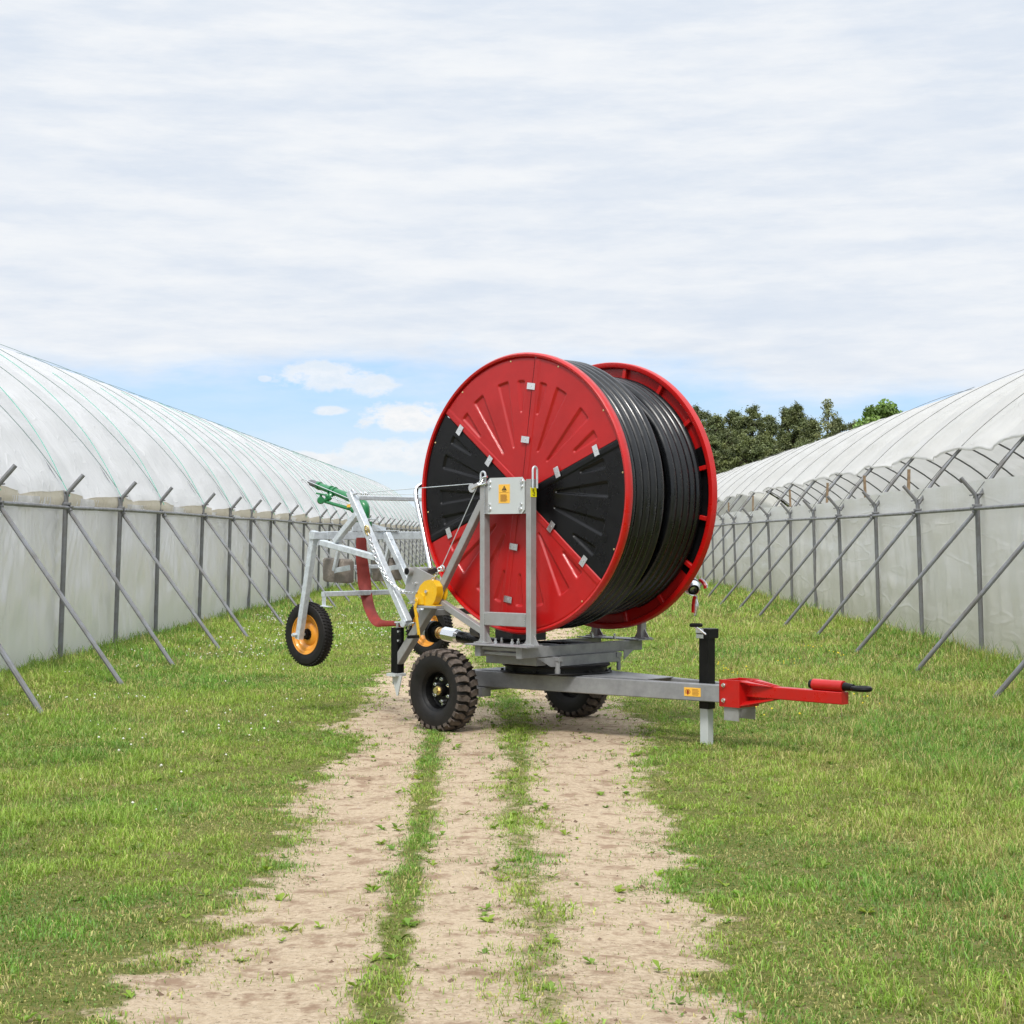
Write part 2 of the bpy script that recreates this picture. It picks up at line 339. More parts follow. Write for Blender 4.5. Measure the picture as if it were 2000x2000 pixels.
# ------------------------------------------------------------------ polytunnels
def film(name, col, trans, var=(.9, .88, .82), rough=.35, folds=(3, 3, 3), bump=.25, gloss=.12, low_tint=None):
    m = bpy.data.materials.new(name); m.use_nodes = True; t = m.node_tree; t.nodes.clear(); L = t.links.new
    o = t.nodes.new('ShaderNodeOutputMaterial'); c = t.nodes.new('ShaderNodeTexCoord'); mp = t.nodes.new('ShaderNodeMapping'); mp.inputs['Scale'].default_value = folds; L(c.outputs['Object'], mp.inputs[0])
    n = t.nodes.new('ShaderNodeTexNoise'); n.inputs['Scale'].default_value = 1; n.inputs['Detail'].default_value = 6; L(mp.outputs[0], n.inputs['Vector'])
    n2 = t.nodes.new('ShaderNodeTexNoise'); n2.inputs['Scale'].default_value = .8; n2.inputs['Detail'].default_value = 5; L(c.outputs['Object'], n2.inputs['Vector'])
    r = t.nodes.new('ShaderNodeMapRange'); L(n2.outputs['Fac'], r.inputs[0]); r.inputs[1].default_value = .35; r.inputs[2].default_value = .7
    x = t.nodes.new('ShaderNodeMix'); x.data_type = 'RGBA'; L(r.outputs[0], x.inputs[0]); x.inputs[6].default_value = (*col, 1); x.inputs[7].default_value = tuple(a*b for a, b in zip(col, var))+(1,)
    base = x.outputs[2]
    if low_tint:  # green light through from plants inside, put into the lower film's colour
        s = t.nodes.new('ShaderNodeSeparateXYZ'); L(c.outputs['Object'], s.inputs[0]); a = t.nodes.new('ShaderNodeMath'); a.operation = 'MULTIPLY_ADD'; L(n2.outputs['Fac'], a.inputs[0]); a.inputs[1].default_value = .9; L(s.outputs[2], a.inputs[2])
        r2 = t.nodes.new('ShaderNodeMapRange'); L(a.outputs[0], r2.inputs[0]); r2.inputs[1].default_value = 1.5; r2.inputs[2].default_value = .35; r2.inputs[3].default_value = 0; r2.inputs[4].default_value = .8
        y = t.nodes.new('ShaderNodeMix'); y.data_type = 'RGBA'; L(r2.outputs[0], y.inputs[0]); L(base, y.inputs[6]); y.inputs[7].default_value = (*low_tint, 1); base = y.outputs[2]
    bp = t.nodes.new('ShaderNodeBump'); bp.inputs['Strength'].default_value = bump; bp.inputs['Distance'].default_value = .07; 
    mp3 = t.nodes.new('ShaderNodeMapping'); mp3.inputs['Scale'].default_value = tuple(f*.45 for f in folds); mp3.inputs['Rotation'].default_value = (.35, 0, 0); L(c.outputs['Object'], mp3.inputs[0]); n3 = t.nodes.new('ShaderNodeTexNoise'); n3.inputs['Scale'].default_value = 1; n3.inputs['Detail'].default_value = 2; L(mp3.outputs[0], n3.inputs['Vector'])
    rg = t.nodes.new('ShaderNodeMath'); rg.operation = 'SUBTRACT'; L(n3.outputs['Fac'], rg.inputs[0]); rg.inputs[1].default_value = .5; ra = t.nodes.new('ShaderNodeMath'); ra.operation = 'ABSOLUTE'; L(rg.outputs[0], ra.inputs[0])
    rr_ = t.nodes.new('ShaderNodeMapRange'); L(ra.outputs[0], rr_.inputs[0]); rr_.inputs[1].default_value = 0; rr_.inputs[2].default_value = .022; rr_.inputs[3].default_value = .22; rr_.inputs[4].default_value = 0
    hs = t.nodes.new('ShaderNodeMath'); hs.operation = 'ADD'; L(n.outputs['Fac'], hs.inputs[0]); L(rr_.outputs[0], hs.inputs[1]); L(hs.outputs[0], bp.inputs['Height'])
    d = t.nodes.new('ShaderNodeBsdfDiffuse'); L(base, d.inputs[0]); L(bp.outputs[0], d.inputs['Normal'])
    tr = t.nodes.new('ShaderNodeBsdfTranslucent'); L(base, tr.inputs[0]); L(bp.outputs[0], tr.inputs['Normal'])
    g = t.nodes.new('ShaderNodeBsdfGlossy'); g.inputs['Roughness'].default_value = rough; L(bp.outputs[0], g.inputs['Normal'])
    a = t.nodes.new('ShaderNodeMixShader'); a.inputs[0].default_value = trans; L(d.outputs[0], a.inputs[1]); L(tr.outputs[0], a.inputs[2])
    lw = t.nodes.new('ShaderNodeLayerWeight'); lw.inputs[0].default_value = .3; mm = t.nodes.new('ShaderNodeMath'); mm.operation = 'MULTIPLY'; L(lw.outputs['Fresnel'], mm.inputs[0]); mm.inputs[1].default_value = gloss*3
    b = t.nodes.new('ShaderNodeMixShader'); L(mm.outputs[0], b.inputs[0]); L(a.outputs[0], b.inputs[1]); L(g.outputs[0], b.inputs[2]); L(b.outputs[0], o.inputs[0]); return m
F_ROOF = film('roof_film', (.84, .84, .855), .45, (.98, .98, .98), .4, (1.5, 5, 4), .28, .05)
F_ROOFR = film('roof_film_dusty', (.79, .785, .775), .45, (.95, .945, .93), .4, (1.5, 5, 4), .32, .05)
F_WALLL = film('wall_film', (.95, .95, .97), .5, (.97, .97, .97), .3, (4, 6, .45), .45, .12, (.85, .855, .84))
F_WALLR = film('wall_film_tinted', (.91, .91, .905), .5, (.92, .91, .87), .3, (.8, .5, 3.5), .35, .12, (.62, .61, .50))
F_HEM = film('hem_film', (.72, .665, .56), .3, (.9, .88, .84), .4, (2, 6, 2), .5, .06)
YEND = 97.
def tunnel(side, label, legs_y, A, a, alpha, lift, wallmat, roofmat, name):
    sp_ = np.median(np.diff(legs_y)); root = thing(name, (side*A+SK*20, 20, 0), label=label, cat='polytunnel')
    r = a/sin(alpha); zb = 2.06; zc = zb-r*cos(alpha); wx = lambda y: side*A+SK*y
    arcp = lambda y, phi, dr=0.: np.array([wx(y)+side*(a-(r+dr)*sin(phi)), y, zc+(r+dr)*cos(phi)])
    y0, y1 = legs_y[0]-.5, YEND
    # roof film
    yy = np.concatenate([np.arange(y0, 60, .13), np.arange(60, y1, .5)]); lf = lift/r
    T = np.concatenate([np.linspace(0, .12, 14), np.linspace(.13, .87, 150), np.linspace(.88, 1, 14)])
    ph = np.interp(yy, legs_y, np.arange(len(legs_y)), ) ; fr = ph-np.floor(ph)
    P = np.zeros((len(yy), len(T), 3))
    for j, t in enumerate(T):
        start = alpha-lf; sag = (.005+.045*vn(yy, yy*0, .35, 3))*(np.sin(pi*fr)**2)/r if lift > .1 else (.05*(vn(yy, yy*0, .6, 3)-.5))/r
        phi0 = start + (sag-.02*vn(yy, yy*0+5, 1.1, 6) if lift > .1 else sag)
        phi = phi0*(1-t)+(-alpha)*t
        bag = -.075*np.sin(pi*fr)**2 - .06*np.exp(-((fr-.5)/.06)**2)*(1-t)
        wr = (fbm(yy*1.0, np.full_like(yy, t*40), .8, 4, 12)-.5)*.07 + (fbm(yy*.35, np.full_like(yy, t*14), 1., 3, 22)-.5)*.10
        dh = np.minimum(fr, 1-fr); cre = np.exp(-(dh/.17)**2)*np.maximum(0, fbm(yy*.9, np.full_like(yy, t*75), 1., 3, 31)-.55)*.22
        bag = bag+wr-cre; wk = np.exp(-(dh/.10)**2); bag = bag*(1-wk)+np.maximum(bag, -.006)*wk
        if t < .1: bag = bag + np.exp(-(t/.018)**2)*(.05*fbm(yy*2, np.full_like(yy, t*160), 1, 3, 30)+.01)
        e = min(1, t*14)*1.0
        P[:, j, 0] = wx(yy)+side*(a-(r+.045+bag)*np.sin(phi)); P[:, j, 1] = yy; P[:, j, 2] = zc+(r+.045+bag)*np.cos(phi)
    if lift < .1: P[:, :, 0] += side*.075*np.exp(-T/.04)[None, :]; P[:, :, 2] += .03*np.exp(-T/.03)[None, :]
    rl = np.array(root.location)
    o = grid_mesh('roof_film', P-rl, [roofmat]); o.parent = root
    # hem along the lower edge of the roof film
    Q = np.zeros((len(yy), 9, 3)); h0 = .19 if lift < .1 else .05
    for j in range(9):
        t = j/8; base = P[:, 0, :]
        Q[:, j, 0] = base[:, 0]-side*((.02 if lift > .1 else -.01)+.02*np.sin(pi*t)*vn(yy, yy*0, 2.5, 8)); Q[:, j, 1] = yy; Q[:, j, 2] = base[:, 2]+.012-t*h0*(1+.25*(vn(yy, yy*0, .7, 44)-.5))
    o = grid_mesh('roof_hem', Q-rl, [F_HEM if lift < .1 else roofmat]); o.parent = root
    # side walls
    for sgn in (0, 1):
        yw = np.concatenate([np.arange(y0, 38, .045), np.arange(38, y1, .3)]) if not sgn else yy
        fw = np.interp(yw, legs_y, np.arange(len(legs_y))); fw = fw-np.floor(fw)
        zt = 2.02 if lift < .1 else 2.27; nz = 34
        zz = np.linspace(0, 1, nz); Wp = np.zeros((len(yw), nz, 3)); top = zt + (vn(yw, yw*0, .5, 50)-.5)*.08
        for j, t in enumerate(zz):
            xo = (fbm(yw, np.full_like(yw, t*1.2), 2.2, 3, 60+sgn)-.5)*.13*np.sin(pi*min(1, t*1.05+.05))+.05
            spread = .30+1.1*(1-t)          # creases fan out downwards from each leg's clamp
            xo = xo+.042*np.abs(np.sin((fw-.5)*(26/spread)+2*vn(yw, yw*0, .4, 9)))*(t**1.2)*(1 if lift < .1 else .35)
            if lift > .1: xo = xo+.028*(vn(np.full_like(yw, t*13)+.25*np.sin(yw*.8), yw*.22, 1, 14)-.5)
            Wp[:, j, 0] = wx(yw)+side*(2*a*sgn+(xo if not sgn else -xo)+(.07*(1-t) if not sgn else 0)); Wp[:, j, 1] = yw; Wp[:, j, 2] = -.08+t*(top+.08)
        o = grid_mesh('wall_film', Wp-rl, [wallmat]); o.parent = root
    # end film
    E_ = MB(); ring = [arcp(y0, p) for p in np.linspace(alpha, -alpha, 24)]; E_.prism([np.array([wx(y0), y0, 0])]+ring+[np.array([wx(y0)+side*2*a, y0, 0])], (0, .01, 0)); E_.build('end_film', wallmat, root)
    E_ = MB(); ring = [arcp(y1, p) for p in np.linspace(alpha, -alpha, 24)]; E_.prism([np.array([wx(y1), y1, 0])]+ring+[np.array([wx(y1)+side*2*a, y1, 0])], (0, .01, 0)); E_.build('end_film', wallmat, root)
    # rails
    for sgn in (0, 1):
        m = MB(); m.tube([(wx(y)+side*(2*a*sgn)-side*.045*(1-2*sgn), y, 1.93+.012*sin(y*1.7)) for y in list(legs_y)+[YEND-.5]], .024, 8); m.build('rail', STEEL, root)
    # one leg with its stub and clamps, one brace, one hoop; copies share the mesh
    def leg_mesh(sg):
        m = MB(); s_ = side*sg; m.tube([(s_*.06, 0, -.1), (0, 0, 2.07)], .032, 10); m.tube([(0, 0, 2.04), (-s_*.03, 0, 2.12), (-s_*.21, 0, 2.33)], .027, 8)
        m.box((-.055, -.05, 1.955), (.055, .05, 1.985)); m.cyl((-s_*.09, -.035, 1.93), (s_*.05, .035, 1.95), .016, 8); m.bar((-.10, 0, 2.10), (.10, 0, 2.13), .022, .018); m.bar((0, -.09, 2.12), (0, .09, 2.09), .018, .016); return m
    def brace_mesh(sg):
        m = MB(); s_ = side*sg; m.tube([(-s_*.05, 0, 1.88), (-s_*1.56, -.55 if side < 0 else .55, -.08)], .026, 8); m.ball((-s_*.05, 0, 1.89), .04, 8); return m
    hm = MB(); hm.tube([arcp(0, p)-np.array([wx(0), 0, 0]) for p in np.linspace(alpha, -alpha, 30)], .026, 8)
    protos = {}
    def put(nm, mb_, x, y, z=0):
        if nm[1] not in protos:
            o = mb_.build(nm[0], STEEL, root, origin=(0, 0, 0)); protos[nm[1]] = o
        else: o = protos[nm[1]].copy(); COL.objects.link(o); o.parent = root
        o.location = Vector((x, y, z))-root.location; return o
    for i, y in enumerate(legs_y):
        jx = random.uniform(-.015, .015)
        lg = put(('leg', 'leg1'), leg_mesh(1) if 'leg1' not in protos else None, wx(y)+jx, y); lg.rotation_euler = (random.uniform(-.012, .012), random.uniform(-.006, .006), random.uniform(-.12, .12))
        b = put(('brace', 'br1'), brace_mesh(1) if 'br1' not in protos else None, wx(y), y); b.rotation_euler = (random.uniform(-.012, .012), random.uniform(-.008, .008), random.uniform(-.05, .05))
        put(('hoop', 'hp'), hm, wx(y), y)
        if i % 1 == 0: put(('leg', 'leg2'), leg_mesh(-1) if 'leg2' not in protos else None, wx(y)+side*2*a, y)
    # ropes lying on the film
    def rope(y, dy, rad, m_, frac, lo):
        pts = []
        for t in np.linspace(0, 1, 26):
            phi = alpha-lo-(alpha-lo)*frac*t*1.05; yy_ = y+dy*min(1, t*frac*1.7)
            p = arcp(yy_, phi, .062+.10*min(t, .25)*(1 if t < .5 else max(.3, 2-2*t))); pts.append(p)
        p0 = np.array([wx(y)-side*.06, y, 2.06]); mb_ = MB(); mb_.tube([p0]+pts, rad, 5); return mb_.build('rope', m_, root)
    for i, y in enumerate(legs_y[:45]):
        if lift < .1:
            rope(y, -.5*sp_+random.uniform(-.1, .1), .0048, ROPED, 1, .03); rope(y, .45*sp_, .005, ROPEG, random.uniform(.3, .6), .03)
            if i < 3: rope(y, -.15*sp_, .005, ROPEG, .8, .03)
        else: rope(y, -.5*sp_+random.uniform(-.15, .15), .005, ROPEK, random.choice((1, .62, .8)), .0)
    if lift > .1:
        wp = MB(); wp.box((-.02, -.03, 0), (.02, .03, .42)); first = None
        for i, (yi, dx) in enumerate(((26.6, .12), (30.0, .12), (33.9, .12), (38.5, .1), (45, .1), (50.5, .1))):
            if first is None: first = wp.build('stake', WOOD, root, origin=(0, 0, 0)); st = first
            else: st = first.copy(); COL.objects.link(st); st.parent = root
            st.location = Vector((wx(yi)+side*dx, yi, 2.2+random.uniform(-.03, .05)))-root.location; st.rotation_euler = (random.uniform(-.04, .04), random.uniform(-.05, .05), 0)
    return root, wx
def legs_from_px(pxs, A, vp=1035.):
    return sorted(FPX*A/abs(p-vp) for p in pxs)
LL = legs_from_px([-10, 127, 233, 313, 396, 450, 492, 531, 566, 595, 626, 645, 663], 5.76)
LL = [LL[0]-2*i*2.75 for i in (4, 3, 2, 1)][0:0]+[LL[0]-2.75*k for k in (4, 3, 2, 1)]+LL
while LL[-1] < YEND-3: LL.append(LL[-1]+2.75+random.uniform(-.12, .12))
RL = legs_from_px([2070, 1910, 1794.6, 1710, 1641, 1587, 1542, 1501, 1466, 1434, 1411, 1391], 5.84)
RL = [RL[0]-3.18*k for k in (3, 2, 1)]+RL
while RL[-1] < YEND-3: RL.append(RL[-1]+3.18+random.uniform(-.12, .12))
TL, wxl = tunnel(-1, 'long white plastic polytunnel left of the lane, roof film pulled right down to its rail', np.array(LL), 5.76, 5.1, radians(60.8), .0, F_WALLL, F_ROOF, 'polytunnel')
TR, wxr = tunnel(1, 'long white plastic polytunnel right of the lane, roof film rolled up above its side wall', np.array(RL), 5.84, 5.0, radians(57.8), .93, F_WALLR, F_ROOFR, 'polytunnel')

# ------------------------------------------------------------------ the hose reel irrigation machine
def c1(x, y): return (780+x/3.019, 660+y/3.019)
def c2_(x, y): return (540+x/4.6, 900+y/4.6)
machine = thing('hose_reel_irrigator', tuple(K.w((0, .6, 0))), label='large red and black hose reel irrigator on a grey two-wheeled trailer with red drawbar', cat='irrigation machine')
# ---- chassis
def rbar(fr, name, p, q, w, h, m=GREY, up=(0, 0, 1), parent=machine): b = MB(fr); b.bar(p, q, w, h, up); return b.build(name, m, parent)
ch = MB(K)
ZB, ZT = .34, .468
def beam(a0, b0, a1, b1):
    t = unit(np.array([a1-a0, b1-b0])); ch.bar((a0, b0, (ZB+ZT)/2), (a1, b1, (ZB+ZT)/2), .07, ZT-ZB, (0, 0, 1), .006)
beam(-.43, -.12, -.062, 2.36); beam(.43, -.12, .062, 2.36)
ch.box((-.40, -.13, ZB+.01), (.40, -.05, ZT-.004)); ch.box((-.24, .95, ZB+.01), (.24, 1.02, ZT-.004))
ch.prism([(-.40, .05, ZT+.002), (-.16, 1.62, ZT+.002), (.16, 1.62, ZT+.002), (.40, .05, ZT+.002)], (0, 0, .006))
ch.box((-.60, -.05, .30), (.60, .05, .355)); ch.box((-.46, .03, .26), (-.36, .12, .335))
chassis = ch.build('chassis', GREYD, machine)
tr = MB(R); tc_ = np.array([.43, -.0, 0.])
tr.lathe(tc_, (0, 0, 1), [(.478, .0), (.478, .445), (.484, .45), (.490, .445), (.490, .41), (.528, .41), (.528, .43), (.538, .435), (.546, .425), (.546, 0)], 56)
for k in range(12):
    q = tc_+np.array([.435*cos(k*pi/6+.2), .435*sin(k*pi/6+.2), .492]); tr.hexnut(q, (0, 0, 1), .013, .014)
tr.build('turntable', BLK, machine)
# sticker on the near beam
def beam_pt(b, z, off=.0):      # outer face of the near beam
    t = (b+.12)/2.48; return np.array([-.43+.368*t-.0355*1.01-off, b, z])
def label_quad(mb, f, b0, b1, z0, z1, off, th=.0015):
    P = [f(b0, z0, off), f(b1, z0, off), f(b1, z1, off), f(b0, z1, off)]; n = f(b0, z0, off+th)-f(b0, z0, off); mb.prism(P, n)
st = MB(K); label_quad(st, beam_pt, 1.985, 2.125, .373, .438, .001); 
st.m = 1
for k in range(5): label_quad(st, beam_pt, 2.055, 2.105+(.008 if k % 2 else 0), .384+k*.010, .388+k*.010, .003)
st.m = 2
label_quad(st, beam_pt, 2.008, 2.026, .392, .415, .003); label_quad(st, beam_pt, 2.013, 2.021, .384, .423, .003)
for s_ in (-1, 1):
    for k in range(5): 
        aa = pi/2+s_*(.5+.42*k); cb, cz, r_ = 2.017, .406, .019; label_quad(st, beam_pt, cb+cos(aa)*r_-.0025, cb+cos(aa)*r_+.0025, cz+sin(aa)*r_-.0025, cz+sin(aa)*r_+.0025, .003)
st.build('warning_sticker', [STK, INKO, INKR], chassis, label='small orange sticker on the near beam')
# ---- trailer wheels
def trailer_wheel(a_c, first):
    o = -1      # outer side faces -u for the near wheel
    if not first: o = 1
    w = thing_part('trailer_wheel', K.w((a_c, 0, 0))); c = np.array([a_c, 0, .328])
    def ax(d): return d*o      # d>0 outward
    ty = MB(K); pr = [(ax(-.07), .155), (ax(-.095), .19), (ax(-.105), .25), (ax(-.098), .292), (ax(-.08), .303), (ax(.08), .303), (ax(.098), .292), (ax(.107), .25), (ax(.10), .2), (ax(.083), .168), (ax(.065), .158)]
    ty.lathe(c, (1, 0, 0), pr, 72); ty.m = 1
    n = 26
    for s_ in (-1, 1):
        for k in range(n):
            th = 2*pi*(k+(.5 if s_ > 0 else 0))/n; d = 2*pi/n
            prof = [(.004, .10), (.045, -.28), (.098, -.30), (.104, -.30)]; back = [(.104, .42), (.098, .42), (.05, .44), (.012, .62)]
            lo, hi = [], []
            for (aa, t) in prof+back:
                ang = th+(t-.07)*d*.84; rt = .331 if aa < .09 else (.325 if aa < .1 else .305); rb = .30 if aa < .1 else .28
                for L_, rr in ((lo, rb), (hi, rt)): L_.append(c+np.array([s_*aa, rr*sin(ang), rr*cos(ang)]))
            m_ = len(lo); ty.add(lo+hi, [tuple(range(m_, 2*m_))]+[(i, (i+1) % m_, (i+1) % m_+m_, i+m_) for i in range(m_)])
    ty.build('tyre', [RUB, TREAD], w)
    rm = MB(K); rm.lathe(c, (1, 0, 0), [(ax(.075), .158), (ax(.082), .168), (ax(.078), .172), (ax(.068), .160), (ax(.055), .148), (ax(-.01), .142), (ax(-.02), .13), (ax(.0), .118), (ax(.0), .05), (ax(.045), .046), (ax(.05), .0)], 48)
    rm.lathe(c, (1, 0, 0), [(ax(-.075), .158), (ax(-.04), .145), (ax(-.03), .06), (ax(-.08), .05), (ax(-.08), 0)], 32)
    rm.build('rim', BLK, w)
    hb = MB(K); hb.cyl(c+(ax(.048), 0, 0), c+(ax(.060), 0, 0), .036, 20); hb.hexnut(c+(ax(.06), 0, 0), (ax(1), 0, 0), .026, .025); hb.build('hub_nut', BRASS, w)
    for k in range(6):
        th = k*pi/3+.0; p = c+np.array([ax(.0), .088*sin(th), .088*cos(th)]); nb = MB(K); nb.hexnut(p, (ax(1), 0, 0), .0155, .018); nb.cyl(p+(ax(.018), 0, 0), p+(ax(.032), 0, 0), .0075, 8); nb.build('wheel_nut', ZINC, w)
    for k in range(5):
        th = k*2*pi/5+.62; p = c+np.array([ax(-.0), .113*sin(th), .113*cos(th)]); nb = MB(K); nb.hexnut(p, (ax(1), 0, 0), .009, .012); nb.build('rim_bolt', ZINC, w)
    return w
def thing_part(name, loc, parent=None):
    parent = parent or machine
    o = bpy.data.objects.new(name, None); o.empty_display_size = .1; COL.objects.link(o); o.parent = parent; return o
trailer_wheel(-.775, True); trailer_wheel(.775, False)
# ---- hitch end: red drawbar with towing eye, support jack
db = MB(K)
zc_ = .405
db.box((-.118, 2.285, .315), (.118, 2.295, .51)); db.box((-.118, 2.285, .315), (-.106, 2.47, .512)); db.box((.106, 2.285, .315), (.118, 2.47, .512)); db.box((-.106, 2.462, .315), (.106, 2.474, .512))
db.bar((0, 2.474, .434), (0, 3.30, .434), .085, .086, (0, 0, 1), .005)
db.prism([(-.105, 2.474, .470), (-.105, 2.474, .482), (-.105, 2.474, .500)][:0] or [(-.043, 2.474, .508), (-.118, 2.474, .508), (-.043, 2.72, .479)], (0, 0, -.007)); db.prism([(.043, 2.474, .508), (.118, 2.474, .508), (.043, 2.72, .479)], (0, 0, -.007))
db.prism([(-.043, 2.474, .36), (-.118, 2.474, .335), (-.043, 2.72, .391)], (0, 0, -.008)); db.prism([(.043, 2.474, .36), (.118, 2.474, .335), (.043, 2.72, .391)], (0, 0, -.008))
db.prism([(-.004, 2.474, .51), (-.004, 2.474, .477), (-.004, 2.74, .477)], (.008, 0, 0)); db.prism([(-.004, 2.474, .325), (-.004, 2.474, .391), (-.004, 2.70, .391)], (.008, 0, 0))
drawbar = db.build('drawbar', RED, machine)
for z_ in (.362, .472):
    b = MB(K); b.cyl((-.119, 2.33, z_), (-.126, 2.33, z_), .016, 16); b.hexnut((-.126, 2.33, z_), (-1, 0, 0), .0125, .012); b.build('bolt', ZINC, drawbar)
b = MB(K); b.cyl((0, 3.04, .515), (0, 3.29, .515), .040, 24); b.build('sleeve', RED, drawbar)
b = MB(K); b.cyl((0, 3.01, .515), (0, 3.04, .515), .033, 8); b.cyl((0, 3.295, .515), (0, 3.37, .512), .030, 16, .024)
lp = [(cos(t)*.052, 3.455-.085*cos(t*0)+.062*sin(t)+.028, .508) for t in np.linspace(0, 2*pi, 25)[:-1]]
b.tube([(0+.046*cos(t), 3.435+.062*sin(t), .508) for t in np.linspace(0, 2*pi, 25)[:-1]], .0185, 10, closed=True); b.build('towing_eye', BLK, drawbar)
b = MB(K); b.box((-.10, 2.44, .30), (.10, 2.448, .345))
for a0, a1 in ((-.10, -.045), (.045, .10)): b.box((a0, 2.315, .215), (a1, 2.322, .335)); b.box((a0 if a0 < 0 else a1-.006, 2.322, .215), (a0+.006 if a0 < 0 else a1, 2.45, .335))
b.build('hitch_bracket', GREY, machine)
jk = MB(K); jb = 2.075
jk.box((-.04, jb-.045, .275), (.045, jb+.045, .865), .004); jk.box((-.055, jb-.055, .80), (.062, jb+.062, .872), .004)
jack = jk.build('support_jack', BLK, machine, label='black support jack at the drawbar end')
b = MB(K); b.box((-.035, jb-.04, 0.0), (.035, jb+.035, .275)); b.build('inner_leg', PLATE, jack)
b = MB(K); b.box((-.066, jb-.052, .838), (-.0575, jb+.02, .872)); b.box((-.064, jb-.050, .800), (-.0575, jb+.018, .830)); b.build('gear_cover', ZINC, jack)
cr = MB(K); p0 = K.q(1379, 1239, u=-.05); p1 = K.q(1356, 1224, u=-.10); cr.tube([p0, (p0+p1)/2+(0, 0, .004), p1], .008, 8); cr.build('crank', ZINC, jack)
b = MB(K); q0, q1 = K.q(1350, 1221, u=-.12), K.q(1369, 1221, u=-.12); b.cyl(q0, q1, .015, 12); b.ball(q0, .015, 10); b.ball(q1, .015, 10); b.build('crank_handle', BLK, jack)

# ---- turntable frame under the reel
UF0, UF1 = -.249, 1.218
tf = MB(R)
for v_ in (-.22, .22): tf.bar((UF0, v_, .665), (UF1, v_, .665), .06, .085, (0, 0, 1), .004)
tf.box((UF0+.015, -.205, .675), (UF0+.045, .205, .70)); tf.box((UF0+.04, -.205, .635), (UF0+.07, .205, .66))
for u_ in (-.19, 1.16): tf.box((u_-.10, -.33, .7085), (u_+.10, .34, .7175))
tf.box((.30, -.19, .63), (.38, .19, .70)); tf.box((.72, -.19, .63), (.80, .19, .70))
upper_frame = tf.build('reel_frame', GREYD, machine)
hb = MB(R)
for u_ in (-.12, -.05): 
    for v_ in (-.15, .03): hb.hexnut((u_, v_, .7175), (0, 0, 1), .014, .022); hb.cyl((u_, v_, .7395), (u_, v_, .76), .008, 8)
for u_ in (1.02,):
    for v_ in (-.12, .12): hb.hexnut((u_, v_, .7175), (0, 0, 1), .014, .022); hb.cyl((u_, v_, .7395), (u_, v_, .76), .008, 8)
hb.build('frame_bolts', ZINC, upper_frame)
lf = MB(R)
lf.bar((.15, .283, .585), (.86, .283, .585), .035, .08, (0, 0, 1), .004); lf.bar((.13, -.335, .6), (.87, -.335, .6), .035, .085)
lf.cyl((.125, .285, .49), (.125, .285, .622), .023, 14); lf.cyl((.87, .285, .475), (.87, .285, .58), .018, 12)
lf.prism([(-.10, .27, .62), (.11, .27, .62), (.11, .27, .545), (.06, .27, .545)], (0, .006, 0)); lf.prism([(.89, .32, .64), (1.02, .32, .64), (.97, .32, .61), (.89, .32, .56)], (0, .006, 0))
lf.box((.10, -.32, .585), (.16, .31, .622)); lf.box((.82, -.32, .585), (.88, .31, .622))
lf.box((-.05, -.32, .555), (.06, .22, .62))
lf.build('turntable_frame', GREYD, machine)
# ---- uprights
def upright(u_, near):
    m = MB(R); s_ = -1 if near else 1
    for v0, v1 in ((-.282, -.232), (.214, .264)):
        m.box((u_-.035, v0, .718), (u_+.035, v1, 2.0), .005)
        for dv in (-1, 1):
            e = v0 if dv < 0 else v1; m.prism([(u_+s_*.0, e, .80), (u_, e, .72), (u_, e+dv*.055, .72)], (.008, 0, 0))
        m.box((u_-.05, v0-.05, .7185), (u_+.05, v1+.05, .726))
    m.box((u_-.032, -.232, .86), (u_+.02, .214, .965)); m.box((u_-.028, -.231, 1.735), (u_-.012, .213, 1.99)); m.box((u_-.03, -.231, 1.735), (u_+.02, .213, 1.75)); m.box((u_-.03, -.231, 1.975), (u_+.02, .213, 1.99))
    return m.build('side_frame', GREY, machine)
sf = upright(-.13, True); upright(RW+.13, False)
# weld beads
wb = MB(R)
for z_ in np.arange(1.74, 1.98, .018): wb.ball((-.167, -.2225+random.uniform(-.003, .003), z_), .006, 6)
for z_ in np.arange(.87, .96, .016): wb.ball((-.166, .206, z_), .006, 6); wb.ball((-.166, -.226, z_), .005, 6)
for v0 in (-.257, .239):
    for k in range(8): wb.ball((-.17, v0-.045+k*.012, .729), .006, 6)
wb.build('weld_bead', ZINC, sf)
# centre plate with bolts and sticker
cp = MB(R); pl = [(-.185, 1.735), (.178, 1.735), (.205, 1.765), (.205, 1.99), (.178, 2.018), (-.165, 2.018), (-.185, 1.995)]
cp.prism([(-.1625, v, z) for v, z in pl], (-.007, 0, 0)); plate = cp.build('centre_plate', PLATE, machine)
for v_, z_, r_ in ((-.165, 1.985, .0135), (-.163, 1.945, .010), (.18, 1.987, .0135), (.18, 1.947, .010), (-.163, 1.81, .009), (-.162, 1.775, .0135), (.175, 1.81, .009), (.165, 1.772, .0135)):
    b = MB(R); b.cyl((-.1695, v_, z_), (-.174, v_, z_), r_*1.25, 14); b.hexnut((-.174, v_, z_), (-1, 0, 0), r_, .010); b.build('plate_bolt', ZINC, plate)
sk = MB(R); uf = -.1700
def sq(v0, v1, z0, z1, d): sk.prism([(uf-d, v0, z0), (uf-d, v1, z0), (uf-d, v1, z1), (uf-d, v0, z1)], (-.001, 0, 0))
sq(-.068, .052, 1.818, 1.965, 0); sk.m = 1; tri = [(-.034, 1.918), (.020, 1.918), (-.007, 1.955)]; sk.prism([(uf-.0015, v, z) for v, z in tri], (-.001, 0, 0)); sq(-.026, .012, 1.909, 1.912, .0015)
sk.m = 2; sq(-.064, .048, 1.901, 1.9025, .0015)
for k in range(11): sq(-.048, random.uniform(.012, .032), 1.832+k*.0052, 1.8345+k*.0052, .0015)
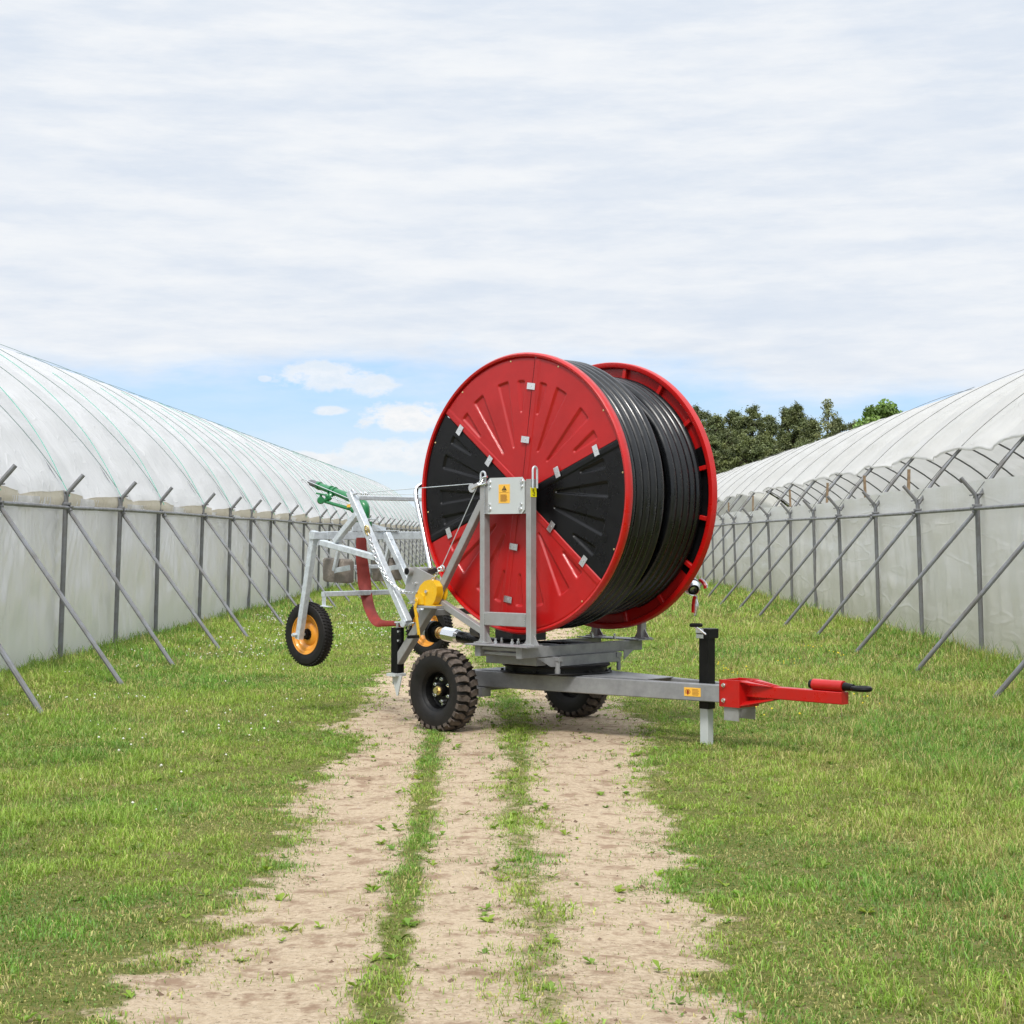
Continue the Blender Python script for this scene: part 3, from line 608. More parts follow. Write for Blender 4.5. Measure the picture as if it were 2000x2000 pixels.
sk.m = 0; sk.prism([(uf-.003, v, z) for v, z in ((-.009, 1.928), (-.005, 1.928), (-.005, 1.943), (-.009, 1.943))], (-.001, 0, 0)); sq(-.009, -.005, 1.922, 1.925, .003)
sk.build('warning_sticker', [STK, INK, INKO], plate, label='orange warning sticker with black triangle')
# hook sticker on the right-hand upright, on its face towards the drawbar
hk = MB(R); vf = .2645
hk.prism([(-.165, vf, 1.862), (-.097, vf, 1.862), (-.097, vf, 1.935), (-.165, vf, 1.935)], (0, .0012, 0)); hk.m = 1
hk.tube([(-.131, vf+.003, 1.918), (-.131, vf+.003, 1.905), (-.122, vf+.003, 1.895), (-.119, vf+.003, 1.884), (-.125, vf+.003, 1.876), (-.136, vf+.003, 1.876), (-.142, vf+.003, 1.884)], .0022, 6, smooth=4); hk.ball((-.131, vf+.003, 1.918), .0055, 8)
hk.build('hook_sticker', [STKY, INK], sf, label='yellow lifting-point sticker with black hook')
for v_ in (-.262, .28):
    b = MB(R); pts = [(-.155, v_+.0, 1.93), (-.155, v_, 2.07)]+[(-.131-.024*cos(t), v_, 2.07+.026*sin(t)) for t in np.linspace(.2, pi-.2, 7)]+[(-.107, v_, 2.07), (-.107, v_, 1.93)]
    if v_ < 0: pts = [(-.15, v_-.02, 1.96), (-.15, v_-.02, 2.045)]+[(-.15, v_+.005-.025*cos(t), 2.045+.026*sin(t)) for t in np.linspace(.2, pi-.2, 7)]+[(-.15, v_+.03, 2.045), (-.15, v_+.03, 1.96)]
    b.tube(pts, .0085, 8); b.build('lifting_eye', GALV, sf)
hx_ = MB(R); hx_.cyl((-.13, 0, ZC), (RW+.13, 0, ZC), .06, 24); hx_.cyl((-.115, 0, ZC), (0, 0, ZC), .095, 28); hx_.build('axle', BLK, machine)

# ---- the reel
def seam_angles(): return [radians(8.5+60*k) for k in range(6)]
RPAN = 1.082
def panel(k, inner):
    """pressed sheet sector between seams k and k+1, clockwise from the top; recessed grooves"""
    a0 = radians(8.5+60*k); nr, na = (170, 130) if not inner else (24, 24)
    r_ = np.linspace(.09, RPAN, nr)[:, None]; th = np.linspace(0, radians(60), na)[None, :]
    rr = r_+0*th; tt = th+0*r_
    mid = radians(30); dep = np.zeros_like(rr)
    if not inner:
        for ca, r0, r1, w1, w0 in ((-9.5, .36, .90, .062, .012), (9.5, .36, .90, .062, .012), (-22.3, .63, .89, .040, .014), (22.3, .63, .89, .040, .014)):
            al = rr*np.cos(tt-mid-radians(ca)); ac = rr*np.sin(tt-mid-radians(ca)); f_ = np.clip((al-r0)/(r1-r0), 0, 1); hw = w0+(w1-w0)*f_
            # rounded wedge: distance inside
            dx = np.maximum(np.maximum(r0-al, al-r1), -1); dy = np.abs(ac)-hw; rad = .018
            qx = np.maximum(np.maximum(r0+rad-al, al-r1+rad), 0); qy = np.maximum(dy+rad, 0); d = np.where((qx > 0) & (qy > 0), np.hypot(qx, qy)-rad, np.maximum(np.maximum(r0-al, al-r1), dy))
            dep = np.maximum(dep, 1-sst(d, -.014, .002))
        dep = dep*.016
        # folded strip along the leading seam, and a shallow dish towards the middle
        ac = rr*np.sin(tt); dep = dep + .005*(1-sst(ac, .052, .062)) * -1
        dep = dep + .014*(1-sst(np.abs(ac), .0, .009)) + .008*(1-sst(rr, .2, .9))
        ed = sst(rr, RPAN-.022, RPAN-.008); dep = dep+.008*ed
    u_ = (dep if not inner else dep*0) + (.004 if not inner else RW-.012)
    P = np.stack([u_, rr*np.sin(tt+a0), ZC+rr*np.cos(tt+a0)], -1)
    return R.w(P)
reel = thing_part('reel', None)
blackset = (1, 4)      # sectors counted clockwise from the seam just right of the top
for k in range(6):
    o = grid_mesh('black_panel' if k in blackset else 'red_panel', panel(k, False)-np.array(machine.location), [BLKP if k in blackset else REDP]); o.parent = reel
    o = grid_mesh('black_panel' if k in blackset else 'red_panel', panel(k, True)-np.array(machine.location), [BLKP if k in blackset else REDP]); o.parent = reel
def ringm(u0, u1, r0, r1, name='flange_rim'):
    m = MB(R); c = (u1-u0); h = r1-r0
    prof = [(u0+.004, r0), (u0, r0+h*.25), (u0-.002, r0+h*.55), (u0+.008, r1-.006), (u0+.02, r1), (u1-.008, r1), (u1, r1-.008), (u1, r0), ]
    m.lathe((0, 0, ZC), (1, 0, 0), prof, 160, closed=True); return m.build(name, RED, reel, sharp=50)
ringm(-.018, .05, RPAN-.006, RR); 
m = MB(R); m.lathe((0, 0, ZC), (1, 0, 0), [(RW-.055, 1.062), (RW-.06, 1.07), (RW-.06, RR-.006), (RW-.052, RR), (RW+.0, RR), (RW+.006, RR-.008), (RW+.006, .98), (RW-.004, .98), (RW-.006, 1.055)], 160, closed=True); m.build('flange_rim', RED, reel, sharp=50)
for k in range(16):
    th = radians(11+22.5*k); e_r = np.array([0, sin(th), cos(th)]); e_t = np.array([0, cos(th), -sin(th)]); b = MB(R)
    c0 = np.array([RW-.03, 0, ZC]); b.bar(c0+e_r*.86, c0+e_r*1.062, .036, .035, (1, 0, 0), .004); b.build('rib', RED, reel)
for k in range(6):
    th = radians(8.5+60*k); e_r = np.array([0, sin(th), cos(th)]); e_t = np.array([0, cos(th), -sin(th)])
    for rad in (.425, .845):
        c0 = np.array([-.004, 0, ZC])+e_r*rad; b = MB(R)
        b.prism([c0+e_r*i*.025+e_t*j*.042 for i, j in ((-1, -1), (-1, 1), (1, 1), (1, -1))], (-.004, 0, 0)); b.cyl(c0+(-.004, 0, 0), c0+(-.007, 0, 0), .0075, 10); b.build('clip', ZINC, reel)
    for dth in (14, 46):
        t2 = th+radians(dth); p = np.array([.004, 1.05*sin(t2), ZC+1.05*cos(t2)]); b = MB(R); b.ball(p, .0085, 8, (.6, 1, 1)); b.build('screw', BRASS, reel)
b = MB(R); b.cyl((.06, 0, ZC), (RW-.02, 0, ZC), .86, 96); b.cyl((.062, 0, ZC), (.46, 0, ZC), .975, 96); b.build('drum', BLK, reel)
# wound hose: inner layer right across, outer layer over the near half only
hr = .0495
def helix(u0, u1, turns, rad, th0, rad_fn=None):
    n = int(turns*110); pts = []
    for i in range(n+1):
        t = i/n; th = th0+2*pi*turns*t; step = math.floor(turns*t)+sst(np.array((turns*t) % 1), .0, .16); uu = u0+(u1-u0)*step/turns
        r = rad_fn(t*turns) if rad_fn else rad; pts.append((uu, r*sin(th), ZC+r*cos(th)))
    return pts
hr = .0425
def hose_pt(tt_):
    """tt_: turns from the start; the tube steps aside low on the back of the reel, and drops a layer after the fifth turn"""
    k = math.floor(tt_); fr_ = tt_-k
    if tt_ < 5.012: uu = .098+.0855*(k+float(sst(np.array(fr_), .55, .8))); r_ = 1.037
    else:
        e = float(sst(np.array(tt_), 5.012, 5.17)); e2 = float(sst(np.array(tt_), 5.015, 5.13))
        kk = math.floor(tt_-5); u2 = .722+.083*(kk+(float(sst(np.array(fr_), .55, .8)))); uu = .5255*(1-e)+u2*e; r_ = 1.037*(1-e2)+.945*e2
    th = 2*pi*tt_; return (min(uu, RW-.05), r_*sin(th), ZC+r_*cos(th))
hm = MB(R); hm.tube([hose_pt(i/120) for i in range(int(-.35*120), int(9.45*120))], hr, 16)
hm.build('wound_hose', HOSE, reel, sharp=80)

# ---- rear of the machine: braces, gusset, winch, rear jack
U1 = -.13
def qb(name, pa, pb, w, h, m=GREY, u=U1, parent=machine, ua=None, ub=None):
    return rbar(R, name, R.q(*pa, u=u if ua is None else ua), R.q(*pb, u=u if ub is None else ub), w, h, m, (1, 0, 0), parent)
qb('diagonal_brace', (944, 980), (852, 1172), .06, .055)
qb('lower_brace', (861, 1176), (944, 1232), .055, .055)
qb('jack_beam', (848, 1178), (774, 1299), .07, .075)
for uu in (1.22,): 
    rbar(R, 'lower_brace', R.q(861, 1176, u=U1)+(uu+.13, 0, 0), R.q(944, 1232, u=U1)+(uu+.13, 0, 0), .055, .055, GREY, (1, 0, 0)); rbar(R, 'diagonal_brace', R.q(944, 980, u=U1)+(uu+.13, 0, 0), R.q(852, 1172, u=U1)+(uu+.13, 0, 0), .06, .055, GREY, (1, 0, 0))
g = MB(R); g.prism([R.q(*c2_(*p), u=U1-.03) for p in ((1195, 955), (1240, 952), (1440, 1052), (1500, 1110), (1400, 1320), (1235, 1315), (1150, 1190), (1165, 1090))], (.012, 0, 0)); gus = g.build('gusset_plate', GREY, machine)
g = MB(R); p = R.q(*c2_(1207, 992), u=U1-.03); g.cyl(p+(-.045, 0, 0), p+(1.36, 0, 0), .034, 18); g.build('cross_tube', GREY, machine)
g = MB(R); g.cyl(p+(-.0455, 0, 0), p+(-.047, 0, 0), .027, 18); g.build('dark_bore_disc', BLK, gus)  # black disc on the solid end paints the shade inside the tube
for cx, cy in ((1255, 1100), (1215, 1275)):
    g = MB(R); p = R.q(*c2_(cx, cy), u=U1-.03); g.cyl(p, p+(-.04, 0, 0), .006, 8); g.hexnut(p, (-1, 0, 0), .012, .012); g.build('gusset_bolt', ZINC, gus)
pc = R.q(*c2_(1390, 1372), u=.0); rbar(R, 'rear_cross_bar', (-.12, pc[1], .93), (1.2, pc[1], .93), .05, .05, GREY)
# winch platform
pw = R.q(*c2_(1370, 1312), u=U1-.06)
rbar(R, 'winch_platform', pw+(0, -.115, 0), pw+(0, .14, 0), .12, .02, GREY)
zt = pw[2]+.011; uw = U1-.06; vw = R.q(*c2_(1372, 1200), u=uw)[1]; zw = R.q(*c2_(1372, 1190), u=uw)[2]
winch = thing_part('winch', None)
prof = [R.q(*c2_(x, y), u=uw-.045) for x, y in ((1243, 1225), (1250, 1192), (1272, 1165), (1290, 1120), (1330, 1080), (1370, 1068), (1410, 1082), (1438, 1130), (1440, 1190), (1425, 1250), (1400, 1293), (1255, 1295))]
g = MB(R); g.prism(prof, (.07, 0, 0)); b2_ = [R.q(*c2_(x, y), u=uw-.055) for x, y in ((1244, 1220), (1252, 1198), (1300, 1193), (1322, 1215), (1322, 1290), (1256, 1292))]; g.prism(b2_, (.02, 0, 0)); g.build('gear_cover', YEL, winch)
g = MB(R); cwv, cwz = R.q(*c2_(1437, 1182), u=uw+.05)[1:]; g.lathe((uw+.02, cwv+.012, cwz), (1, 0, 0), [(0, 0), (0, .088), (.006, .09), (.01, .088), (.012, .05), (.05, .05), (.052, .088), (.058, .09), (.062, .088), (.062, 0)], 36)
g.box((uw-.045, cwv-.17, zt), (uw+.075, cwv+.08, zt+.008)); g.build('spool', YEL, winch)
g = MB(R); c_ = np.array([uw+.035, cwv+.012, cwz]); g.lathe(c_, (1, 0, 0), [(0, .05), (0, .062), (.012, .066), (.024, .062), (.024, .05)], 24); g.build('wound_cable', GALV, winch)
g = MB(R); pp = R.q(*c2_(1350, 1175), u=uw-.046); g.cyl(pp, pp+(-.014, 0, 0), .014, 6); pp = R.q(*c2_(1247, 1240), u=uw-.075); g.cyl(pp, pp+(.03, 0, 0), .010, 8); g.build('winch_nut', ZINC, winch)
g = MB(R); ch_pts = [R.q(*c2_(x, y), u=uw-.072) for x, y in ((1250, 1240), (1262, 1262), (1245, 1320), (1258, 1400), (1272, 1500), (1282, 1585))]
for i in range(len(ch_pts)-1): g.bar(ch_pts[i], ch_pts[i+1]+unit(ch_pts[i+1]-ch_pts[i])*.004, .008, .028 if i else .03, unit(np.cross(np.array([1., 0, 0]), ch_pts[i+1]-ch_pts[i])), .002)
g.build('crank', YEL, winch)
g = MB(R); h0, h1 = R.q(*c2_(1275, 1578), u=uw-.075), R.q(*c2_(1185, 1583), u=uw-.24); g.cyl(h0, h1, .014, 12); g.build('crank_handle', BLK, winch)
# rear jack with a spade foot
vj = -1.292; uj = U1+.0
g = MB(R); zj0, zj1 = R.q(*c2_(1060, 1900), u=uj)[2], R.q(*c2_(1060, 1497), u=uj)[2]; pj = R.q(*c2_(1045, 1700), u=uj-.035); vj = pj[1]+.02
g.box((uj-.04, vj-.04, zj0), (uj+.04, vj+.04, zj1), .004); g.box((uj-.05, vj+.035, zj0+.25), (uj-.038, vj+.09, zj0+.36)); rj = g.build('rear_jack', BLK, machine, label='black rear jack tube with grey spade foot')
g = MB(R); 
for z_ in (.27, .345): g.hexnut((uj-.05, vj+.065, zj0+z_-.0), (-1, 0, 0), .010, .008)
g.cyl((uj, vj, zj1), (uj, vj, zj1+.04), .012, 8); g.cyl((uj, vj-.03, zj1+.04), (uj, vj+.07, zj1+.045), .009, 8); g.build('jack_fitting', ZINC, rj)
g = MB(R); g.box((uj-.07, vj-.06, zj0-.028), (uj+.05, vj+.05, zj0-.004)); g.prism([(uj-.03, vj-.035, zj0-.028), (uj-.03, vj+.085, zj0-.02), (uj-.03, vj+.035, zj0-.19), (uj-.03, vj+.02, zj0-.19)], (.008, 0, 0)); g.box((uj-.03, vj-.03, zj0-.1), (uj+.02, vj-.024, zj0-.02)); g.build('spade_foot', PLATE, rj)
# feed hose with its couplings beneath the reel
ug = .25
g = MB(R); P_ = lambda x, y, u_=ug: R.q(*c2_(x, y), u=u_)
a_, b_ = P_(1285, 1510), P_(1400, 1532); g.cyl(a_, b_, .048, 24); g.build('steel_feed_pipe', GALV, machine)
g = MB(R); d_ = unit(P_(1500, 1552)-P_(1400, 1532)); o_ = P_(1400, 1532); g.cyl(o_, o_+d_*.016, .092, 28); g.cyl(o_+d_*.02, o_+d_*.034, .092, 28); g.cyl(o_+d_*.034, o_+d_*.07, .055, 24); fl = g.build('pipe_flange', BLK, machine)
g = MB(R); g.cyl(o_+d_*.07, o_+d_*.15, .042, 24); g.cyl(o_+d_*.085, o_+d_*.10, .05, 24); g.build('threaded_adapter', COPPER, fl)
g = MB(R); g.cyl(o_+d_*.15, o_+d_*.30, .06, 8); g.cyl(o_+d_*.30, o_+d_*.33, .058, 24, .05); g.build('chromed_sleeve', CHROME, fl)
g = MB(R); s0 = o_+d_*.31; g.tube([s0, s0+d_*.2, s0+d_*.42+(0, 0, .0), s0+d_*.7+(.12, 0, .015), s0+d_*.95+(.35, -.05, .02)], .05, 16, smooth=5); g.build('feed_hose', HOSE, machine)
g = MB(R); p = R.q(925, 1223, u=.2); g.cyl(p, p+(.0, .05, 0), .03, 14); g.cyl(p+(-.0, -.02, 0), p, .022, 12); g.cyl(p+(0, .0, -.03), p+(0, .1, -.045), .05, 12); g.box(p+(.1, .15, -.12), p+(.5, .35, 0)); g.build('gearbox', GUNG, machine)
# bent guard tube behind the reel
g = MB(R); b0 = R.q(*c2_(1385, 965), v=-.98); t0 = R.q(*c2_(1250, 290), v=-1.28); g.tube([b0, b0*.5+t0*.5, t0, t0+(.06, .01, .07), t0+(.16, .01, .085), t0+(.55, 0, .085)], .021, 12, smooth=4); g.build('guard_tube', CHROME, machine)
# pulley, shackle and cable
UC = -.17
g = MB(R); pv = R.q(*c1(432, 885), u=UC); g.cyl(pv+(-.012, 0, 0), pv+(.012, 0, 0), .036, 24); g.bar(pv, pv+(0, .075, .03), .03, .04, (1, 0, 0)); pul = g.build('pulley', ZINC, machine)
g = MB(R); e0 = pv+(0, .07, .025); g.tube([e0, e0+(0, .03, .03), e0+(0, .05, .055), e0+(0, .09, .06)], .010, 8, smooth=3); g.tube([e0, e0+(0, .05, .0), e0+(0, .085, .01)], .010, 8); g.build('shackle', ZINC, pul)
g = MB(R); a1t = R.q(*c2_(700, 293), u=-.2); g.tube([a1t, pv+(0, 0, .034)], .0035, 6); g.tube([R.q(*c2_(820, 297), u=-.19), R.q(*c2_(1310, 305), u=.0)], .003, 6); g.tube([e0+(0, .01, .03), R.q(*c2_(1490, 940), u=UC)], .0035, 6); g.build('hoist_cable', GALV, machine)
def chain(mb_, P, link=.034, r=.0042):
    P = np.array(catmull([np.array(p) for p in P], 12)); seg = np.linalg.norm(np.diff(P, axis=0), axis=1); L_ = np.concatenate([[0], np.cumsum(seg)]); n = int(L_[-1]/(link*.72)); up = np.array([1., 0, 0])
    for i in range(n):
        s0_ = (i+.5)*L_[-1]/n; c = np.array([np.interp(s0_, L_, P[:, k]) for k in range(3)]); c_b = np.array([np.interp(s0_+.01, L_, P[:, k]) for k in range(3)]); t = unit(c_b-c+1e-9)
        x = unit(np.cross(t, up)); y = np.cross(t, x); s_ = x if i % 2 else y
        s_ = x*(.75 if i % 2 else .66)+y*(.66 if i % 2 else -.75)
        mb_.tube([c+t*cos(a)*link/2+s_*sin(a)*link*.30 for a in np.linspace(0, 2*pi, 11)[:-1]], r, 5, closed=True)
g = MB(R); chain(g, [R.q(*c2_(x, y), u=UC) for x, y in ((1490, 950), (1450, 1000), (1405, 1065), (1385, 1085))]); g.build('winch_chain', ZINC, machine)
g = MB(R); p = R.q(*c2_(1490, 965), u=UC); g.tube([p+.022*np.array([0, cos(t), sin(t)]) for t in np.linspace(0, 2*pi, 13)[:-1]], .007, 8, closed=True); p = R.q(*c2_(1467, 975), u=UC-.01); g.tube([p+.016*np.array([.5*cos(t), cos(t), sin(t)]) for t in np.linspace(0, 2*pi, 13)[:-1]], .006, 8, closed=True); g.build('chain_shackle', ZINC, machine)
# inlet coupling beyond the far flange
uc = RW+.22; g = MB(R); pc0 = R.q(1359, 1151, u=uc); pc = R.q(1352, 1148, u=uc); ax_ = unit(np.array([-.55, .75, -.42]))
p_a = pc - ax_*.10; g.tube([(uc+.0, .0, ZC), (uc+.04, .15, ZC-.2), pc-ax_*.25+(0, 0, .06), p_a], .05, 16, smooth=5); g.cyl((RW+.13, 0, ZC), (uc+.05, 0, ZC), .06, 16)
g.lathe(p_a, ax_, [(0, .05), (.01, .062), (.05, .072), (.075, .074), (.078, .06)], 24); cpl = g.build('inlet_pipe', GALV, machine)
g = MB(R); g.lathe(p_a, ax_, [(.078, .06), (.08, .068), (.09, .068), (.092, .06)], 24); g.lathe(p_a, ax_, [(.13, .032), (.14, .05), (.142, .03), (.10, .028)], 24); g.build('rubber_seal', BLK, cpl)
g = MB(R); g.lathe(p_a, ax_, [(.092, .058), (.10, .068), (.12, .062), (.14, .05), (.145, .048), (.14, .044), (.11, .044), (.11, 0)], 24); g.build('coupling_cup', ZINC, cpl)
def lever(px, name, w):
    for m_, du in ((RED, 0), (GALV, .02)):
        g = MB(R); pts = [R.q(*p, u=uc-.08+du)+(0, du*.6, du*.3) for p in px]
        for i in range(len(pts)-1): g.bar(pts[i], pts[i+1]+unit(pts[i+1]-pts[i])*.006, .02, w, unit(np.cross(np.array([1., 0, 0]), pts[i+1]-pts[i])))
        g.build(name, m_, cpl)
lever([(1366, 1132.5), (1370, 1135), (1374, 1139), (1377, 1144), (1377, 1148)], 'lever', .022); lever([(1357, 1165), (1355, 1172), (1354, 1181), (1353.5, 1195)], 'lever', .026)
g = MB(R); g.tube([R.q(1359, 1168, u=uc-.05), R.q(1361, 1180, u=uc-.05), R.q(1360, 1192, u=uc-.05), R.q(1357, 1203, u=uc-.05)], [.012, .016, .012, .008], 8, smooth=3); g.build('lever_hook', ZINC, cpl)

# ------------------------------------------------------------------ sprinkler cart hanging on the lift behind the reel
VB = -2.2; bz = 1.568
cart = thing('sprinkler_cart', tuple(R.w((.5, VB, 0))), label='galvanised sprinkler cart with green gun and orange wheels, hoisted behind the red reel', cat='sprinkler cart')
cr_ = MB(R); UB0 = R.q(612, 1046, v=VB)[0]; UB1 = 1.42
def cb(p, q, w, h, up=(1, 0, 0)): cr_.bar(p, q, w, h, up, .004)
cr_.bar((UB0-.02, VB, bz), (UB1, VB, bz), .065, .065); cr_.bar((UB0+.13, VB, bz), (1.1, VB, bz), .075, .072)
ltop = R.q(*c2_(345, 668), v=VB); lbot = R.q(*c2_(203, 1600), u=ltop[0]-.02); cb(ltop+(0, 0, .035), lbot, .055, .058)
cr_.prism([R.q(*c2_(x, y), v=VB+.02) for x, y in ((360, 775), (375, 705), (430, 700))], (0, .006, 0))
ltop2 = np.array([UB1+.0, VB, bz]); lbot2 = ltop2+(lbot-ltop-(0, 0, 0)); cb(ltop2, lbot2, .055, .058)
arm_t, arm_b = R.q(*c2_(665, 280), u=-.2), R.q(*c2_(1180, 1450), u=-.2); cb(arm_t, arm_b, .055, .066)
b0, b1 = R.q(*c2_(408, 735), u=-.24), R.q(*c2_(905, 872), u=-.215); cb(b0, b1, .05, .058)
b0, b1 = R.q(*c2_(530, 728), u=-.23), R.q(*c2_(728, 478), u=-.21); cb(b0, b1, .048, .055)
a2t = R.q(*c2_(990, 655), v=VB+.06); a2b = R.q(*c2_(1395, 1540), u=a2t[0]); cb(a2t, a2b, .055, .06)
ub = R.q(*c2_(735, 333), u=-.17); cr_.bar(ub, ub+(1.2, 0, .0), .036, .036)
cr_.bar(R.q(*c2_(955, 690), v=VB+.03), R.q(*c2_(955, 690), v=VB+.03)+(.06, .03, .0), .07, .085)
# lower spreader bar
vl = -1.85; l0 = R.q(*c2_(418, 1198), v=vl); l1 = R.q(*c2_(1165, 1235), v=vl); l1[2] = l0[2]; cr_.bar(l0, l1+(.25, 0, 0), .045, .042); cr_.bar(l0+(.01, 0, .0), l0+(.01, 0, -.10), .045, .008, (1, 0, 0)); cr_.bar(l0+(.01, -.02, -.10), l0+(.01, .08, -.105), .05, .008)

frame = cr_.build('frame', GALV, cart)
g = MB(R); p = R.q(*c2_(1140, 1462), u=-.235); g.cyl(p, p+(.08, 0, 0), .022, 18); g.cyl(p+(0, 0, 0), p+(-.012, 0, 0), .030, 18); g.build('pivot_pin', GALV, frame)
g = MB(R); pts = [R.q(*c2_(x, y), u=-.26) for x, y in ((1183, 1515), (1190, 1480), (1215, 1460), (1238, 1458))]; g.tube(pts, .008, 8, smooth=3); g.build('locking_pin', CHROME, frame)
g = MB(R); p = R.q(*c2_(815, 625), u=-.24); g.tube([p+.032*np.array([-.3*sin(t), .7*cos(t), 1.2*sin(t)]) for t in np.linspace(0, 2*pi, 15)[:-1]], .009, 8, closed=True); g.tube([p+(-.01, 0, .02)+.02*np.array([.3, .9*cos(t), .9*sin(t)]) for t in np.linspace(0, 2*pi, 13)[:-1]], .008, 8, closed=True); g.build('chain_ring', BRASS, frame)
g = MB(R); chain(g, [R.q(*c2_(x, y), u=-.245) for x, y in ((828, 655), (860, 770), (900, 890), (960, 1000), (1030, 1095), (1110, 1160), (1170, 1185), (1260, 1178))], .036, .0046); g.build('chain', ZINC, cart)
g = MB(R); p = R.q(*c2_(700, 295), u=-.215); g.tube([p+(0, -.04, .0), p, p+(0, .03, .0)], .009, 8); g.tube([p+.02*np.array([0, cos(t), 1.3*sin(t)])+(0, -.03, .01) for t in np.linspace(0, 2*pi, 13)[:-1]], .006, 6, closed=True)
for cx in (765, 805): p2 = R.q(*c2_(cx, 293), u=-.2); g.ball(p2, .014, 8); g.tube([p2+(0, -.02, .01), p2+(0, .02, -.01)], .007, 6)
g.build('cable_hook', ZINC, frame)
# cart wheels
def cart_wheel(cu, first):
    w = thing_part('cart_wheel', None, cart); c = np.array([cu, wv, wz]); rt = .277
    ty = MB(R); pr = [(-.035, .165), (-.05, .19), (-.056, .225), (-.05, .258), (-.032, .272), (0, rt), (.032, .272), (.05, .258), (.056, .225), (.05, .19), (.035, .165)]
    ty.lathe(c, (1, 0, 0), pr, 64)
    for k in range(56):
        for s_ in (-1, 0, 1):
            th = 2*pi*(k+.33*s_)/56; e = np.array([0, sin(th), cos(th)]); et = np.array([0, cos(th), -sin(th)]); p = c+e*(.272 if s_ else .279)+np.array([s_*.032, 0, 0])
            ty.bar(p-np.array([.012, 0, 0])-et*.004, p+np.array([.012, 0, 0])+et*.006, .014, .010, e, .001)
    ty.build('tyre', RUB, w)
    rm = MB(R); rm.lathe(c, (1, 0, 0), [(-.044, .168), (-.048, .176), (-.04, .176), (-.036, .160), (-.022, .150), (-.018, .128), (-.004, .12), (.006, .10), (-.010, .08), (-.014, .05), (-.014, .0)], 48)
    rm.lathe(c, (1, 0, 0), [(.044, .168), (.048, .176), (.036, .160), (.0, .15)], 40); rm.build('rim', ORG, w)
    hb_ = MB(R); hb_.cyl(c+(-.05, 0, 0), c+(.03, 0, 0), .033, 16); hb_.cyl(c+(-.022, 0, 0), c+(-.014, 0, 0), .05, 12)
    for k in range(4): t_ = k*pi/2+.5; hb_.hexnut(c+np.array([-.022, .04*sin(t_), .04*cos(t_)]), (-1, 0, 0), .009, .014)
    hb_.build('hub', BLK, w)
    ax = MB(R); ax.cyl(c+(-.16, 0, 0), c+(-.045, 0, 0), .013, 12); ax.hexnut(c+(-.175, 0, 0), (1, 0, 0), .02, .018); ax.cyl(c+(-.19, 0, 0), c+(-.175, 0, 0), .012, 10); ax.build('axle_stub', GALV, w)
wc = R.q(*c2_(288, 1555), v=lbot[1]-.0); wv, wz = lbot[1], lbot[2]+.05; un = wc[0]; 
wc = R.q(*c2_(292, 1557), v=wv); un, wz = wc[0], wc[2]
cart_wheel(un, True); uf_ = R.q(838, 1233, v=wv)[0]; cart_wheel(uf_, False)
# concrete ballast blocks on their hangers
def block(cx, cy, w2, h2, tilt):
    pc_ = R.q(*c2_(cx, cy), v=VB-.02); g = MB(R); n = 9; ux, vx, zx = .13, w2, h2
    vs = []; fs = []
    g.ball(pc_, 1, 24, (1, 1, 1)); V_ = []
    for v in g.v:
        d = np.array(v)-pc_; e = np.sign(d)*np.abs(d)**.22; e = e/np.max(np.abs(e))**.0; nn = 1+.05*(vn(v[1]*9, v[2]*9, 1, 3)-.5)*1.5
        e = np.array([e[0]*ux/2, e[1]*vx/2, e[2]*zx/2])*nn; e[2] += tilt*e[1]; V_.append(tuple(pc_+e))
    g.v = V_; return g, pc_
for cx, cy, tl in ((555, 985, -.06), (995, 975, .03)):
    g, pc_ = block(cx, cy, .29, .21, tl); blk = g.build('concrete_weight', CONC, cart, sharp=40)
    g = MB(R); g.bar((pc_[0]-.09, VB+.12, bz-.03), (pc_[0]-.10, pc_[1]+.06, pc_[2]-.0), .035, .03, (0, 1, 0)); g.bar((pc_[0]-.10, pc_[1]+.06, pc_[2]), (pc_[0]-.11, pc_[1]+.28, pc_[2]+.03), .006, .045, (0, 0, 1)); g.build('weight_hanger', GALV, cart)
g = MB(R); pA = R.q(*c2_(800, 952), v=VB-.02); g.bar(pA+(-.3, .0, 0), pA+(.45, 0, 0), .03, .035); g.build('weight_bar', GALV, cart)
# red flat hose
g = MB(R); hp = [(762, 690, .05), (765, 860, .05), (775, 950, .055), (790, 1090, .06), (812, 1230, .05), (845, 1350, .02), (900, 1445, -.05), (960, 1462, -.08), (1060, 1462, -.1), (1140, 1475, -.12)]
wd = [.085, .10, .105, .115, .10, .09, .085, .055, .045, .05]
ctr = [R.q(*c2_(x, y), u=u_) for x, y, u_ in hp]; 
ctr = catmull(ctr, 6); wds = np.interp(np.linspace(0, 9, len(ctr)), range(10), wd)
vs = []; fs = []
for i, p in enumerate(ctr):
    t = unit(ctr[min(i+1, len(ctr)-1)]-ctr[max(i-1, 0)]); side = unit(np.cross(t, np.array([-.68, .73, .2]))) if True else 0
    nrm = np.cross(side, t)
    for k in range(8):
        a = 2*pi*k/8; vs.append(p+side*cos(a)*wds[i]/2+nrm*sin(a)*(.007+.012*abs(vn(i*.25, 1, 1, 5)-.5)))
fs = [(i*8+k, i*8+(k+1) % 8, (i+1)*8+(k+1) % 8, (i+1)*8+k) for i in range(len(ctr)-1) for k in range(8)]
g.add(vs, fs); g.build('flat_hose', FLAT, cart)
